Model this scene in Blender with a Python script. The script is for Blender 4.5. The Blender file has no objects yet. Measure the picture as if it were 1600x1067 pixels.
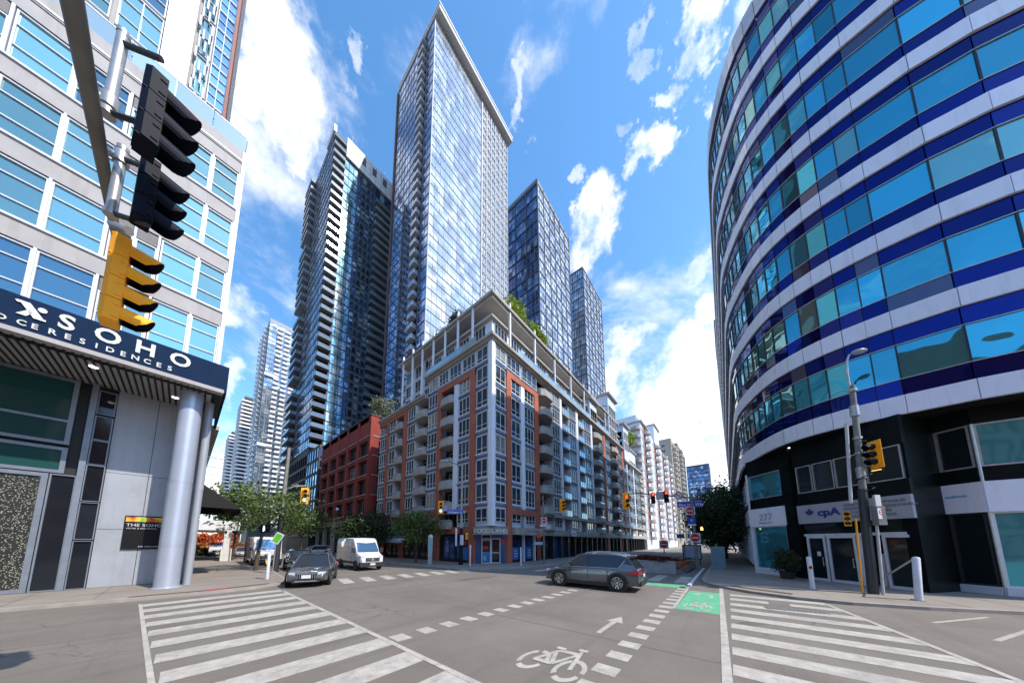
import bpy, math, random
import numpy as np
from mathutils import Vector, Matrix
R = math.radians
random.seed(7)
S = bpy.context.scene
# ------------------------------------------------------------------ camera, sky, sun, exposure
cd = bpy.data.cameras.new("camera"); cam = bpy.data.objects.new("camera", cd); S.collection.objects.link(cam)
cam.location = (0, 0, 2.3); cam.rotation_euler = (R(90 + 6.636), 0, R(40.586 - 90))
cd.sensor_width = 36; cd.lens = 9.4185; cd.shift_x = 0.015; cd.shift_y = 0.1649; cd.clip_start = 0.1; cd.clip_end = 6000
S.camera = cam
S.view_settings.view_transform = 'Standard'; S.view_settings.look = 'None'
S.view_settings.exposure = 0.2; S.view_settings.gamma = 1; S.view_settings.use_curve_mapping = False
SUN_EL, SUN_AZ = R(47), R(14)          # elevation, and degrees east of south
sl = bpy.data.lights.new("sun", 'SUN'); so = bpy.data.objects.new("sun", sl); S.collection.objects.link(so)
sl.energy = 4.8; sl.angle = R(0.55); sl.color = (1, .92, .80)
sdir = Vector((math.sin(SUN_AZ) * math.cos(SUN_EL), -math.cos(SUN_AZ) * math.cos(SUN_EL), math.sin(SUN_EL)))
so.rotation_euler = sdir.to_track_quat('Z', 'Y').to_euler(); so.location = (0, 0, 300)
W = bpy.data.worlds.new("World"); S.world = W; W.use_nodes = True
wn = W.node_tree; wn.nodes.clear(); WN = wn.nodes.new; WL = wn.links.new
def wmath(op, a, b=None, c=None, clamp=False):
    n = WN('ShaderNodeMath'); n.operation = op; n.use_clamp = clamp
    for i, v in enumerate((a, b, c)):
        if v is None: continue
        if isinstance(v, (int, float)): n.inputs[i].default_value = v
        else: WL(v, n.inputs[i])
    return n.outputs[0]
sky = WN('ShaderNodeTexSky'); sky.sky_type = 'NISHITA'; sky.sun_disc = False
sky.sun_elevation = SUN_EL; sky.sun_rotation = math.pi - SUN_AZ; sky.air_density = 1.0; sky.dust_density = 0.4; sky.ozone_density = 2.5
hsv = WN('ShaderNodeHueSaturation'); hsv.inputs['Saturation'].default_value = 1.2; hsv.inputs['Value'].default_value = 3.1; hsv.inputs['Hue'].default_value = .495
WL(sky.outputs[0], hsv.inputs['Color'])
tc = WN('ShaderNodeTexCoord')
nz = WN('ShaderNodeTexNoise'); nz.inputs['Scale'].default_value = 5.5; nz.inputs['Detail'].default_value = 8; nz.inputs['Roughness'].default_value = .62
WL(tc.outputs['Generated'], nz.inputs['Vector'])
sub = WN('ShaderNodeVectorMath'); sub.operation = 'SUBTRACT'; WL(nz.outputs['Color'], sub.inputs[0]); sub.inputs[1].default_value = (.5, .5, .5)
scl = WN('ShaderNodeVectorMath'); scl.operation = 'SCALE'; WL(sub.outputs[0], scl.inputs[0]); scl.inputs['Scale'].default_value = .34
add = WN('ShaderNodeVectorMath'); add.operation = 'ADD'; WL(tc.outputs['Generated'], add.inputs[0]); WL(scl.outputs[0], add.inputs[1])
nrm = WN('ShaderNodeVectorMath'); nrm.operation = 'NORMALIZE'; WL(add.outputs[0], nrm.inputs[0])
# cloud banks: (direction, angular radius, weight)
CLOUDS = [
((0.0284,0.5218,0.8526),0.0833,1.00),
((0.0560,0.5609,0.8260),0.0834,1.00),
((0.0012,0.5765,0.8171),0.0536,0.90),
((0.0832,0.5855,0.8064),0.0469,0.80),
((0.0241,0.6294,0.7767),0.0399,0.60),
((0.0495,0.8228,0.5661),0.0524,0.75),
((0.0469,0.9181,0.3935),0.0390,0.60),
((0.0425,0.9663,0.2539),0.0716,0.90),
((0.0364,0.9896,0.1394),0.0851,1.00),
((0.5600,0.2145,0.8002),0.0499,1.00),
((0.6212,0.2085,0.7554),0.0596,1.00),
((0.5247,0.2221,0.8218),0.0313,0.80),
((0.5668,0.0746,0.8205),0.0373,0.80),
((0.5552,0.0481,0.8303),0.0228,0.80),
((0.5720,0.1147,0.8122),0.0257,0.60),
((0.4744,-0.0204,0.8801),0.0224,0.90),
((0.5073,0.0121,0.8617),0.0180,0.70),
((0.5400,-0.0357,0.8409),0.0266,0.60),
((0.3469,0.2232,0.9110),0.0186,0.50),
((0.3616,0.2426,0.9002),0.0157,0.35),
((0.4714,0.2106,0.8564),0.0204,0.50),
((0.9122,0.1121,0.3940),0.1376,1.00),
((0.8689,0.0247,0.4944),0.0908,1.00),
((0.8225,0.2260,0.5219),0.0817,0.90),
((0.8277,-0.0090,0.5611),0.0419,0.80),
((0.9625,0.0318,0.2695),0.1444,1.00),
((0.9407,0.2145,0.2627),0.1722,1.00),
((0.5072,-0.0674,0.8592),0.0237,0.60),
((0.1046,0.4199,0.9015),0.0196,0.50),
((0.4585,0.0425,0.8877),0.0120,0.30),
((0.7652,0.0010,0.6438),0.0329,0.50),
((0.5006,0.0808,0.8619),0.0118,0.40)
]
acc = None
for d, rad, wgt in CLOUDS:
    dt = WN('ShaderNodeVectorMath'); dt.operation = 'DOT_PRODUCT'; WL(nrm.outputs[0], dt.inputs[0]); dt.inputs[1].default_value = d
    m = WN('ShaderNodeMapRange'); m.interpolation_type = 'SMOOTHSTEP'; WL(dt.outputs['Value'], m.inputs['Value'])
    m.inputs['From Min'].default_value = math.cos(rad * 1.25); m.inputs['From Max'].default_value = math.cos(rad * .35)
    m.inputs['To Max'].default_value = wgt
    acc = m.outputs[0] if acc is None else wmath('MAXIMUM', acc, m.outputs[0])
# broken cloud over the rest of the sky
mp = WN('ShaderNodeMapping'); mp.inputs['Location'].default_value = (3.1, 1.7, .4); mp.inputs['Scale'].default_value = (1, 1, 1.6); WL(tc.outputs['Generated'], mp.inputs[0])
n2 = WN('ShaderNodeTexNoise'); n2.inputs['Scale'].default_value = 2.4; n2.inputs['Detail'].default_value = 9; n2.inputs['Roughness'].default_value = .6; n2.inputs['Distortion'].default_value = .3
WL(mp.outputs[0], n2.inputs['Vector'])
gen = WN('ShaderNodeMapRange'); gen.interpolation_type = 'SMOOTHSTEP'; WL(n2.outputs['Fac'], gen.inputs['Value'])
gen.inputs['From Min'].default_value = .54; gen.inputs['From Max'].default_value = .72; gen.inputs['To Max'].default_value = .85
n3 = WN('ShaderNodeTexNoise'); n3.inputs['Scale'].default_value = 7; n3.inputs['Detail'].default_value = 10; n3.inputs['Roughness'].default_value = .65
WL(tc.outputs['Generated'], n3.inputs['Vector'])
er = WN('ShaderNodeMapRange'); WL(n3.outputs['Fac'], er.inputs['Value']); er.inputs['From Min'].default_value = .33; er.inputs['From Max'].default_value = .50; er.inputs['To Min'].default_value = .15
msk = wmath('MULTIPLY', acc, er.outputs[0])
msk = wmath('MAXIMUM', msk, gen.outputs[0])
sep = WN('ShaderNodeSeparateXYZ'); WL(tc.outputs['Generated'], sep.inputs[0])
hz = WN('ShaderNodeMapRange'); WL(sep.outputs['Z'], hz.inputs['Value']); hz.inputs['From Min'].default_value = .0; hz.inputs['From Max'].default_value = .22; hz.inputs['To Min'].default_value = .55; hz.inputs['To Max'].default_value = 0
msk = wmath('MAXIMUM', msk, hz.outputs[0], clamp=True)
cc = WN('ShaderNodeMix'); cc.data_type = 'RGBA'
cc.inputs['A'].default_value = (8.5, 9.6, 11.8, 1); cc.inputs['B'].default_value = (12.2, 12.3, 12.5, 1); WL(er.outputs[0], cc.inputs['Factor'])
mixc = WN('ShaderNodeMix'); mixc.data_type = 'RGBA'; WL(msk, mixc.inputs['Factor']); WL(hsv.outputs[0], mixc.inputs['A']); WL(cc.outputs['Result'], mixc.inputs['B'])
bg = WN('ShaderNodeBackground'); bg.inputs[1].default_value = .1; WL(mixc.outputs['Result'], bg.inputs[0])
wo = WN('ShaderNodeOutputWorld'); WL(bg.outputs[0], wo.inputs[0])
# ------------------------------------------------------------------ materials
MATS = {}
def mat(name, col, rough=.65, metal=0., var=.12, scale=2., bump=0., spec=.5, rnd=0., emit=None, coat=0., fine=0.):
    if name in MATS: return MATS[name]
    m = bpy.data.materials.new(name); m.use_nodes = True; nt = m.node_tree; b = nt.nodes['Principled BSDF']; N = nt.nodes.new; L = nt.links.new
    b.inputs['Roughness'].default_value = rough; b.inputs['Metallic'].default_value = metal
    b.inputs['Specular IOR Level'].default_value = spec; b.inputs['Coat Weight'].default_value = coat
    t = N('ShaderNodeTexCoord'); n = N('ShaderNodeTexNoise'); n.inputs['Scale'].default_value = scale; n.inputs['Detail'].default_value = 6; n.inputs['Roughness'].default_value = .6
    L(t.outputs['Object'], n.inputs['Vector'])
    mr = N('ShaderNodeMapRange'); L(n.outputs['Fac'], mr.inputs['Value']); mr.inputs['From Min'].default_value = .3; mr.inputs['From Max'].default_value = .7
    mr.inputs['To Min'].default_value = 1 - var; mr.inputs['To Max'].default_value = 1 + var
    f = mr.outputs[0]
    if fine:
        n4 = N('ShaderNodeTexNoise'); n4.inputs['Scale'].default_value = scale * 130; n4.inputs['Detail'].default_value = 4; L(t.outputs['Object'], n4.inputs['Vector'])
        m4 = N('ShaderNodeMapRange'); L(n4.outputs['Fac'], m4.inputs['Value']); m4.inputs['From Min'].default_value = .3; m4.inputs['From Max'].default_value = .7
        m4.inputs['To Min'].default_value = 1 - fine; m4.inputs['To Max'].default_value = 1 + fine
        mm = N('ShaderNodeMath'); mm.operation = 'MULTIPLY'; L(f, mm.inputs[0]); L(m4.outputs[0], mm.inputs[1]); f = mm.outputs[0]
    if rnd:
        oi = N('ShaderNodeObjectInfo'); m2 = N('ShaderNodeMapRange'); L(oi.outputs['Random'], m2.inputs['Value']); m2.inputs['To Min'].default_value = 1 - rnd; m2.inputs['To Max'].default_value = 1 + rnd
        mm = N('ShaderNodeMath'); mm.operation = 'MULTIPLY'; L(f, mm.inputs[0]); L(m2.outputs[0], mm.inputs[1]); f = mm.outputs[0]
    vm = N('ShaderNodeVectorMath'); vm.operation = 'SCALE'; vm.inputs[0].default_value = col; L(f, vm.inputs['Scale']); L(vm.outputs[0], b.inputs['Base Color'])
    if bump:
        bp = N('ShaderNodeBump'); bp.inputs['Strength'].default_value = bump; bp.inputs['Distance'].default_value = .02
        n5 = N('ShaderNodeTexNoise'); n5.inputs['Scale'].default_value = scale * 12; n5.inputs['Detail'].default_value = 4; L(t.outputs['Object'], n5.inputs['Vector'])
        L(n5.outputs['Fac'], bp.inputs['Height']); L(bp.outputs[0], b.inputs['Normal'])
    if emit: b.inputs['Emission Color'].default_value = (*emit[0], 1); b.inputs['Emission Strength'].default_value = emit[1]
    MATS[name] = m; return m
def glass(name, tint, metal=.85, rough=.03, rnd=.3, wave=.35, cell=None, alt=None, altp=.15):
    """reflective glazing: tinted mirror with per-pane differences of blinds and tint, and slight pane warp"""
    if name in MATS: return MATS[name]
    m = bpy.data.materials.new(name); m.use_nodes = True; nt = m.node_tree; b = nt.nodes['Principled BSDF']; N = nt.nodes.new; L = nt.links.new
    b.inputs['Roughness'].default_value = rough; b.inputs['Metallic'].default_value = metal
    geo = N('ShaderNodeNewGeometry')
    if cell:
        mp = N('ShaderNodeVectorMath'); mp.operation = 'DIVIDE'; L(geo.outputs['Position'], mp.inputs[0]); mp.inputs[1].default_value = cell
        fl = N('ShaderNodeVectorMath'); fl.operation = 'FLOOR'; L(mp.outputs[0], fl.inputs[0])
        wn_ = N('ShaderNodeTexWhiteNoise'); L(fl.outputs[0], wn_.inputs['Vector']); rv = wn_.outputs['Value']
    else:
        oi = N('ShaderNodeObjectInfo'); rv = oi.outputs['Random']
    m2 = N('ShaderNodeMapRange'); L(rv, m2.inputs['Value']); m2.inputs['To Min'].default_value = 1 - rnd; m2.inputs['To Max'].default_value = 1 + rnd * .5
    vm = N('ShaderNodeVectorMath'); vm.operation = 'SCALE'; vm.inputs[0].default_value = tint; L(m2.outputs[0], vm.inputs['Scale'])
    col = vm.outputs[0]
    if alt:
        fr = N('ShaderNodeMath'); fr.operation = 'MULTIPLY'; L(rv, fr.inputs[0]); fr.inputs[1].default_value = 7.31
        f2 = N('ShaderNodeMath'); f2.operation = 'FRACT'; L(fr.outputs[0], f2.inputs[0])
        lt = N('ShaderNodeMath'); lt.operation = 'LESS_THAN'; L(f2.outputs[0], lt.inputs[0]); lt.inputs[1].default_value = altp
        mx = N('ShaderNodeMix'); mx.data_type = 'RGBA'; L(lt.outputs[0], mx.inputs['Factor']); L(col, mx.inputs['A']); mx.inputs['B'].default_value = (*alt, 1); col = mx.outputs['Result']
    L(col, b.inputs['Base Color'])
    bp = N('ShaderNodeBump'); bp.inputs['Strength'].default_value = wave; bp.inputs['Distance'].default_value = .03
    n5 = N('ShaderNodeTexNoise'); n5.inputs['Scale'].default_value = .55; n5.inputs['Detail'].default_value = 1; L(geo.outputs['Position'], n5.inputs['Vector'])
    L(n5.outputs['Fac'], bp.inputs['Height']); L(bp.outputs[0], b.inputs['Normal'])
    MATS[name] = m; return m
def add_nodes_wear(m, base, scale, lo, hi, amt=1., stretch=None):
    # scuffed away by tyres: the ground colour shows through in patches and specks
    nt = m.node_tree; b = nt.nodes['Principled BSDF']; N = nt.nodes.new; L = nt.links.new; src = b.inputs['Base Color'].links[0].from_socket
    g_ = N('ShaderNodeNewGeometry'); a = N('ShaderNodeTexNoise'); a.inputs['Scale'].default_value = scale; a.inputs['Detail'].default_value = 10; a.inputs['Roughness'].default_value = .75; pos = g_.outputs['Position']
    if stretch: vs = N('ShaderNodeVectorMath'); vs.operation = 'MULTIPLY'; L(pos, vs.inputs[0]); vs.inputs[1].default_value = stretch; pos = vs.outputs[0]
    L(pos, a.inputs['Vector'])
    r_ = N('ShaderNodeMapRange'); L(a.outputs['Fac'], r_.inputs['Value']); r_.inputs['From Min'].default_value = lo; r_.inputs['From Max'].default_value = hi; r_.inputs['To Max'].default_value = amt
    mx = N('ShaderNodeMix'); mx.data_type = 'RGBA'; L(r_.outputs[0], mx.inputs['Factor']); L(src, mx.inputs['A']); mx.inputs['B'].default_value = (*base, 1); L(mx.outputs['Result'], b.inputs['Base Color'])
def add_cracks(m, col, scale, width, amt=.7):
    nt = m.node_tree; b = nt.nodes['Principled BSDF']; N = nt.nodes.new; L = nt.links.new; src = b.inputs['Base Color'].links[0].from_socket
    g_ = N('ShaderNodeNewGeometry'); d = N('ShaderNodeTexNoise'); d.inputs['Scale'].default_value = .8; d.inputs['Detail'].default_value = 5; L(g_.outputs['Position'], d.inputs['Vector'])
    ad = N('ShaderNodeVectorMath'); ad.operation = 'MULTIPLY_ADD'; L(d.outputs['Color'], ad.inputs[0]); ad.inputs[1].default_value = (1.6, 1.6, 0); L(g_.outputs['Position'], ad.inputs[2])
    v = N('ShaderNodeTexVoronoi'); v.feature = 'DISTANCE_TO_EDGE'; v.inputs['Scale'].default_value = scale; L(ad.outputs[0], v.inputs['Vector'])
    r_ = N('ShaderNodeMapRange'); L(v.outputs['Distance'], r_.inputs['Value']); r_.inputs['From Min'].default_value = 0; r_.inputs['From Max'].default_value = width; r_.inputs['To Min'].default_value = amt; r_.inputs['To Max'].default_value = 0
    k = N('ShaderNodeTexNoise'); k.inputs['Scale'].default_value = .35; k.inputs['Detail'].default_value = 2; L(g_.outputs['Position'], k.inputs['Vector'])
    kr = N('ShaderNodeMapRange'); L(k.outputs['Fac'], kr.inputs['Value']); kr.inputs['From Min'].default_value = .5; kr.inputs['From Max'].default_value = .6
    mu = N('ShaderNodeMath'); mu.operation = 'MULTIPLY'; L(r_.outputs[0], mu.inputs[0]); L(kr.outputs[0], mu.inputs[1])
    mx = N('ShaderNodeMix'); mx.data_type = 'RGBA'; L(mu.outputs[0], mx.inputs['Factor']); L(src, mx.inputs['A']); mx.inputs['B'].default_value = (*col, 1); L(mx.outputs['Result'], b.inputs['Base Color'])
# ------------------------------------------------------------------ mesh builder
class MB:
    def __init__(s): s.v = []; s.f = []; s.m = []
    def face(s, pts, m=0):
        n = len(s.v); s.v += [tuple(p) for p in pts]; s.f.append(tuple(range(n, n + len(pts)))); s.m.append(m); return s
    def box(s, x0, x1, y0, y1, z0, z1, m=0):
        n = len(s.v); s.v += [(x0,y0,z0),(x1,y0,z0),(x1,y1,z0),(x0,y1,z0),(x0,y0,z1),(x1,y0,z1),(x1,y1,z1),(x0,y1,z1)]
        for q in ((0,3,2,1),(4,5,6,7),(0,1,5,4),(1,2,6,5),(2,3,7,6),(3,0,4,7)): s.f.append(tuple(n + i for i in q)); s.m.append(m)
        return s
    def prism(s, pts, z0, z1, m=0, mtop=None):
        k = len(pts); n = len(s.v); s.v += [(x, y, z0) for x, y in pts] + [(x, y, z1) for x, y in pts]
        a = sum(pts[i][0]*pts[(i+1)%k][1]-pts[(i+1)%k][0]*pts[i][1] for i in range(k)); r = range(k) if a > 0 else range(k-1, -1, -1); r = list(r)
        s.f.append(tuple(n + k + i for i in r)); s.m.append(m if mtop is None else mtop); s.f.append(tuple(n + i for i in reversed(r))); s.m.append(m)
        for j in range(k):
            a_, b_ = r[j], r[(j+1)%k]; s.f.append((n+a_, n+b_, n+k+b_, n+k+a_)); s.m.append(m)
        return s
    def tube(s, p0, p1, r0, r1=None, n=10, m=0, cap=True):
        r1 = r0 if r1 is None else r1; p0 = Vector(p0); p1 = Vector(p1); d = (p1 - p0).normalized()
        a = d.orthogonal().normalized(); b = d.cross(a); k = len(s.v)
        for p, r in ((p0, r0), (p1, r1)):
            for i in range(n): t = 2*math.pi*i/n; s.v.append(tuple(p + (a*math.cos(t) + b*math.sin(t))*r))
        for i in range(n): j = (i+1) % n; s.f.append((k+i, k+j, k+n+j, k+n+i)); s.m.append(m)
        if cap: s.f.append(tuple(k+i for i in reversed(range(n)))); s.m.append(m); s.f.append(tuple(k+n+i for i in range(n))); s.m.append(m)
        return s
    def path(s, pts, r, n=8, m=0):
        rr = r if isinstance(r, (list, tuple)) else [r]*len(pts)
        for i in range(len(pts)-1): s.tube(pts[i], pts[i+1], rr[i], rr[i+1], n, m)
        return s
    def lathe(s, prof, n=16, m=0, axis='z', c=(0,0,0)):
        k = len(s.v); N = len(prof)
        for r, h in prof:
            for i in range(n):
                t = 2*math.pi*i/n; a, b = r*math.cos(t), r*math.sin(t)
                p = (a, b, h) if axis == 'z' else ((a, h, b) if axis == 'y' else (h, a, b)); s.v.append((p[0]+c[0], p[1]+c[1], p[2]+c[2]))
        for j in range(N-1):
            for i in range(n):
                q = (i+1) % n; f = (k+j*n+i, k+j*n+q, k+(j+1)*n+q, k+(j+1)*n+i); s.f.append(f if axis != 'y' else f[::-1]); s.m.append(m)
        return s
    def sphere(s, c, r, n=10, m=0, sz=1.):
        k = len(s.v); h = n//2
        for j in range(h+1):
            ph = math.pi*j/h
            for i in range(n): t = 2*math.pi*i/n; s.v.append((c[0]+r*math.sin(ph)*math.cos(t), c[1]+r*math.sin(ph)*math.sin(t), c[2]-r*sz*math.cos(ph)))
        for j in range(h):
            for i in range(n): q=(i+1)%n; s.f.append((k+j*n+i, k+j*n+q, k+(j+1)*n+q, k+(j+1)*n+i)); s.m.append(m)
        return s
    def xf(s, M):
        s.v = [tuple(M @ Vector(p)) for p in s.v]; return s
    def mesh(s, name, mats, smooth=None):
        me = bpy.data.meshes.new(name); me.from_pydata(s.v, [], s.f)
        for q in (mats if isinstance(mats, (list, tuple)) else [mats]): me.materials.append(q)
        me.polygons.foreach_set('material_index', s.m)
        if smooth:
            me.polygons.foreach_set('use_smooth', [True]*len(s.f)); me.set_sharp_from_angle(angle=R(smooth))
        me.update(); return me
LK = S.collection.objects.link
def thing(name, label, cat, loc=(0,0,0), rz=0., group=None):
    o = bpy.data.objects.new(name, None); o.empty_display_size = .5; LK(o); o.location = loc; o.rotation_euler = (0, 0, rz)
    o['label'] = label; o['category'] = cat
    if group: o['group'] = group
    return o
def tag(o, label, cat, group=None):
    o['label'] = label; o['category'] = cat
    if group: o['group'] = group
    return o
def obj(name, me, loc=(0,0,0), rz=0., parent=None, kind=None, rot=None):
    o = bpy.data.objects.new(name, me); LK(o); o.location = loc; o.rotation_euler = rot if rot else (0, 0, rz)
    if parent: o.parent = parent
    if kind: o['kind'] = kind
    return o
def part(root, name, me, loc=(0,0,0), rz=0., kind=None, rot=None, world=True):
    """a part given in world coordinates under an unrotated root"""
    l = Vector(loc) - (root.location if world else Vector()); return obj(name, me, l, rz, root, kind, rot)
def copy_tree(o, parent=None):
    c = o.copy(); LK(c)
    if parent: c.parent = parent
    for ch in list(o.children): copy_tree(ch, c)
    return c
def structure(name, me, loc=(0,0,0)): o = obj(name, me, loc); o['kind'] = 'structure'; return o
def text_mesh(txt, size, m, ext=.01, bold=0., align='LEFT'):
    c = bpy.data.curves.new('lettering', 'FONT'); c.body = txt; c.size = size; c.extrude = ext; c.offset = bold; c.align_x = align; c.resolution_u = 3
    o = bpy.data.objects.new('lettering', c); LK(o); bpy.context.view_layer.update()
    me = bpy.data.meshes.new_from_object(o.evaluated_get(bpy.context.evaluated_depsgraph_get())); me.materials.clear(); me.materials.append(m)
    bpy.data.objects.remove(o); return me
def join_mesh(name, items):
    """items: (mesh, loc, rz). One mesh holding all copies"""
    mats = []; V = []; LV = []; LT = []; MI = []; off = 0
    for me, loc, rz in items:
        if '_c' not in me:
            pass
        co = CO.get(me.name)
        if co is None:
            a = np.empty(len(me.vertices)*3, 'f'); me.vertices.foreach_get('co', a); a = a.reshape(-1, 3)
            lv = np.empty(len(me.loops), 'i'); me.loops.foreach_get('vertex_index', lv)
            lt = np.empty(len(me.polygons), 'i'); me.polygons.foreach_get('loop_total', lt)
            mi = np.empty(len(me.polygons), 'i'); me.polygons.foreach_get('material_index', mi)
            co = CO[me.name] = (a, lv, lt, mi)
        a, lv, lt, mi = co
        for q in me.materials:
            if q not in mats: mats.append(q)
        mp = np.array([mats.index(q) for q in me.materials], 'i')
        c, s = math.cos(rz), math.sin(rz)
        V.append(a @ np.array([[c, s, 0], [-s, c, 0], [0, 0, 1]], 'f') + np.array(loc, 'f')); LV.append(lv + off); LT.append(lt); MI.append(mp[mi]); off += len(a)
    V = np.concatenate(V); LV = np.concatenate(LV); LT = np.concatenate(LT); MI = np.concatenate(MI)
    me = bpy.data.meshes.new(name); me.vertices.add(len(V)); me.vertices.foreach_set('co', V.ravel()); me.loops.add(len(LV)); me.loops.foreach_set('vertex_index', LV)
    me.polygons.add(len(LT)); me.polygons.foreach_set('loop_start', np.concatenate([[0], np.cumsum(LT)[:-1]]).astype('i')); me.polygons.foreach_set('loop_total', LT)
    me.polygons.foreach_set('material_index', MI)
    for q in mats: me.materials.append(q)
    me.update(calc_edges=True); me.validate(); return me
CO = {}
QUEUE = {}
def put(root, name, me, loc, rz=0., sub=None):
    """queue one repeated part; the 300 nearest become objects, the others are joined"""
    QUEUE.setdefault((root.name, name), (root, []))[1].append((me, tuple(loc), rz, sub))
def flush(limit=300):
    for (rn, name), (root, L) in QUEUE.items():
        L.sort(key=lambda t: t[1][0]**2 + t[1][1]**2 + (t[1][2]-2.3)**2)
        lim = limit if len(L) <= limit else limit - 1
        for me, loc, rz, sub in L[:lim]:
            o = part(root, name, me, loc, rz)
            if sub:
                for sn, sm, sl_ in sub: obj(sn, sm, sl_, 0, o)
        if L[lim:]:
            it = []
            for me, loc, rz, sub in L[lim:]:
                l = Vector(loc) - root.location; it.append((me, l, rz))
                if sub:
                    for sn, sm, sl_ in sub:
                        c, s = math.cos(rz), math.sin(rz); it.append((sm, (l[0] + c*sl_[0] - s*sl_[1], l[1] + s*sl_[0] + c*sl_[1], l[2] + sl_[2]), rz))
            obj(name, join_mesh(name, it), (0,0,0), 0, root, 'stuff')
    QUEUE.clear()
WC = {}
def window_mesh(w, h, fm, gm, vb=(), hb=(), fw=.06, dep=.12, sunk=.05, out=.03):
    k = (round(w, 3), round(h, 3), fm.name, gm.name, tuple(vb), tuple(hb), fw, dep, sunk, out)
    if k in WC: return WC[k]
    b = MB(); b.box(0, w, -out, dep, 0, fw).box(0, w, -out, dep, h-fw, h).box(0, fw, -out, dep, fw, h-fw).box(w-fw, w, -out, dep, fw, h-fw)
    for t in vb: b.box(w*t-fw*.4, w*t+fw*.4, -out*.6, dep, fw, h-fw)
    for t in hb: b.box(fw, w-fw, -out*.5, dep, h*t-fw*.4, h*t+fw*.4)
    b.face([(fw*.5, sunk, fw*.5), (w-fw*.5, sunk, fw*.5), (w-fw*.5, sunk, h-fw*.5), (fw*.5, sunk, h-fw*.5)], 1)
    WC[k] = b.mesh('window', [fm, gm]); return WC[k]
def frame_and_pane(w, h, fm, gm, vb=(), hb=(), fw=.06, dep=.12, sunk=.05, out=.03):
    k = ('fp', round(w, 3), round(h, 3), fm.name, gm.name, tuple(vb), tuple(hb), fw, dep, sunk, out)
    if k in WC: return WC[k]
    b = MB(); b.box(0, w, -out, dep, 0, fw).box(0, w, -out, dep, h-fw, h).box(0, fw, -out, dep, fw, h-fw).box(w-fw, w, -out, dep, fw, h-fw)
    for t in vb: b.box(w*t-fw*.4, w*t+fw*.4, -out*.6, dep, fw, h-fw)
    for t in hb: b.box(fw, w-fw, -out*.5, dep, h*t-fw*.4, h*t+fw*.4)
    p = MB().face([(fw*.5, sunk, fw*.5), (w-fw*.5, sunk, fw*.5), (w-fw*.5, sunk, h-fw*.5), (fw*.5, sunk, h-fw*.5)])
    WC[k] = (b.mesh('window', fm), p.mesh('pane', gm)); return WC[k]
class Fac:
    """a facade plane: u runs right as seen from outside, d is outwards"""
    def __init__(s, root, x, y, ang): s.r = root; s.x = x; s.y = y; s.a = R(ang); s.c = math.cos(s.a); s.s = math.sin(s.a)
    def w(s, u, z, d=0.): return (s.x + s.c*u + s.s*d, s.y + s.s*u - s.c*d, z)
    def part(s, name, me, u=0., z=0., d=0., kind=None): return part(s.r, name, me, s.w(u, z, d), s.a, kind)
    def put(s, name, me, u, z, d=0., sub=None): put(s.r, name, me, s.w(u, z, d), s.a, sub)
    def box(s, name, m, u0, u1, z0, z1, d0, d1): return s.part(name, MB().box(u0, u1, -d1, -d0, z0, z1).mesh(name, m))
BOXC = {}
def boxmesh(name, m, w, h, d):
    k = (name, m.name, round(w, 3), round(h, 3), round(d, 3))
    if k not in BOXC: BOXC[k] = MB().box(0, w, -d, 0, 0, h).mesh(name, m)
    return BOXC[k]
# ------------------------------------------------------------------ palette
white = mat('white_metal', (.62, .64, .70), .45, var=.05); cream = mat('cream_frame', (.62, .60, .56), .5, var=.05)
conc = mat('concrete', (.36, .34, .32), .85, var=.18, scale=1.3, fine=.06); dkmetal = mat('dark_metal', (.03, .032, .036), .45, var=.1)
steel = mat('galvanised_steel', (.42, .43, .44), .42, .6, var=.15, scale=6); black = mat('black_paint', (.008, .008, .01), .5, spec=.2)
# ------------------------------------------------------------------ ground
asph = mat('asphalt', (.172, .150, .129), .88, var=.16, scale=.35, fine=.2, bump=.25)
side = mat('sidewalk_concrete', (.25, .218, .188), .9, var=.14, scale=.5, fine=.08, bump=.1)
kerbm = mat('kerb_concrete', (.29, .262, .235), .85, var=.15, scale=2)
paint = mat('road_paint', (.42, .39, .35), .75, var=.2, scale=4, fine=.12)
add_nodes_wear(asph, (.085,.075,.066), .22, .55, .75, .45); add_nodes_wear(asph, (.06,.054,.05), 1.7, .66, .74, .5); add_cracks(asph, (.05,.045,.04), .28, .006)
add_nodes_wear(asph, (.09,.08,.07), 1., .52, .70, .55, (.06,1.1,1)); add_nodes_wear(asph, (.09,.08,.07), 1., .55, .72, .5, (1.1,.06,1)); add_nodes_wear(asph, (.24,.22,.195), 9., .62, .8, .5)
add_nodes_wear(paint, (.19,.172,.155), 5., .54, .66, .75); add_nodes_wear(paint, (.27,.25,.225), .7, .5, .62, .6)
add_nodes_wear(side, (.17,.15,.13), .6, .56, .7, .5); add_nodes_wear(side, (.10,.09,.08), 3.5, .68, .72, .5); add_cracks(side, (.08,.07,.06), .4, .006)
green = mat('green_lane_paint', (.10, .40, .22), .8, var=.15, scale=4, fine=.08)
gx = [(-1500,-1500),(1500,-1500),(1500,1500),(-1500,1500)]
road = structure('road', MB().prism(gx, -.5, 0).mesh('road', asph))
NW = [(-90,18.6),(-3.7,18.3),(-1.1,17.8),(1.05,17.55),(2.6,17.7),(3.6,18.3),(4.15,19.4),(4.35,21),(5.2,32),(5.2,400),(-90,400)]
NE = [(14.5,400),(14.3,28),(14.35,23),(14.7,18.5),(15.2,16.7),(16.1,15.3),(17.4,14.2),(19.2,13.5),(23.2,12.8),(30,12.6),(400,12.6),(400,400)]
SE = [(400,1.35),(20.3,1.35),(18.9,1.15),(17.8,.5),(16.8,-.6),(16.2,-1.9),(16.1,-3.3),(16.6,-5),(17.6,-7.2),(18.3,-12),(18.5,-90),(400,-90)]
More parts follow.
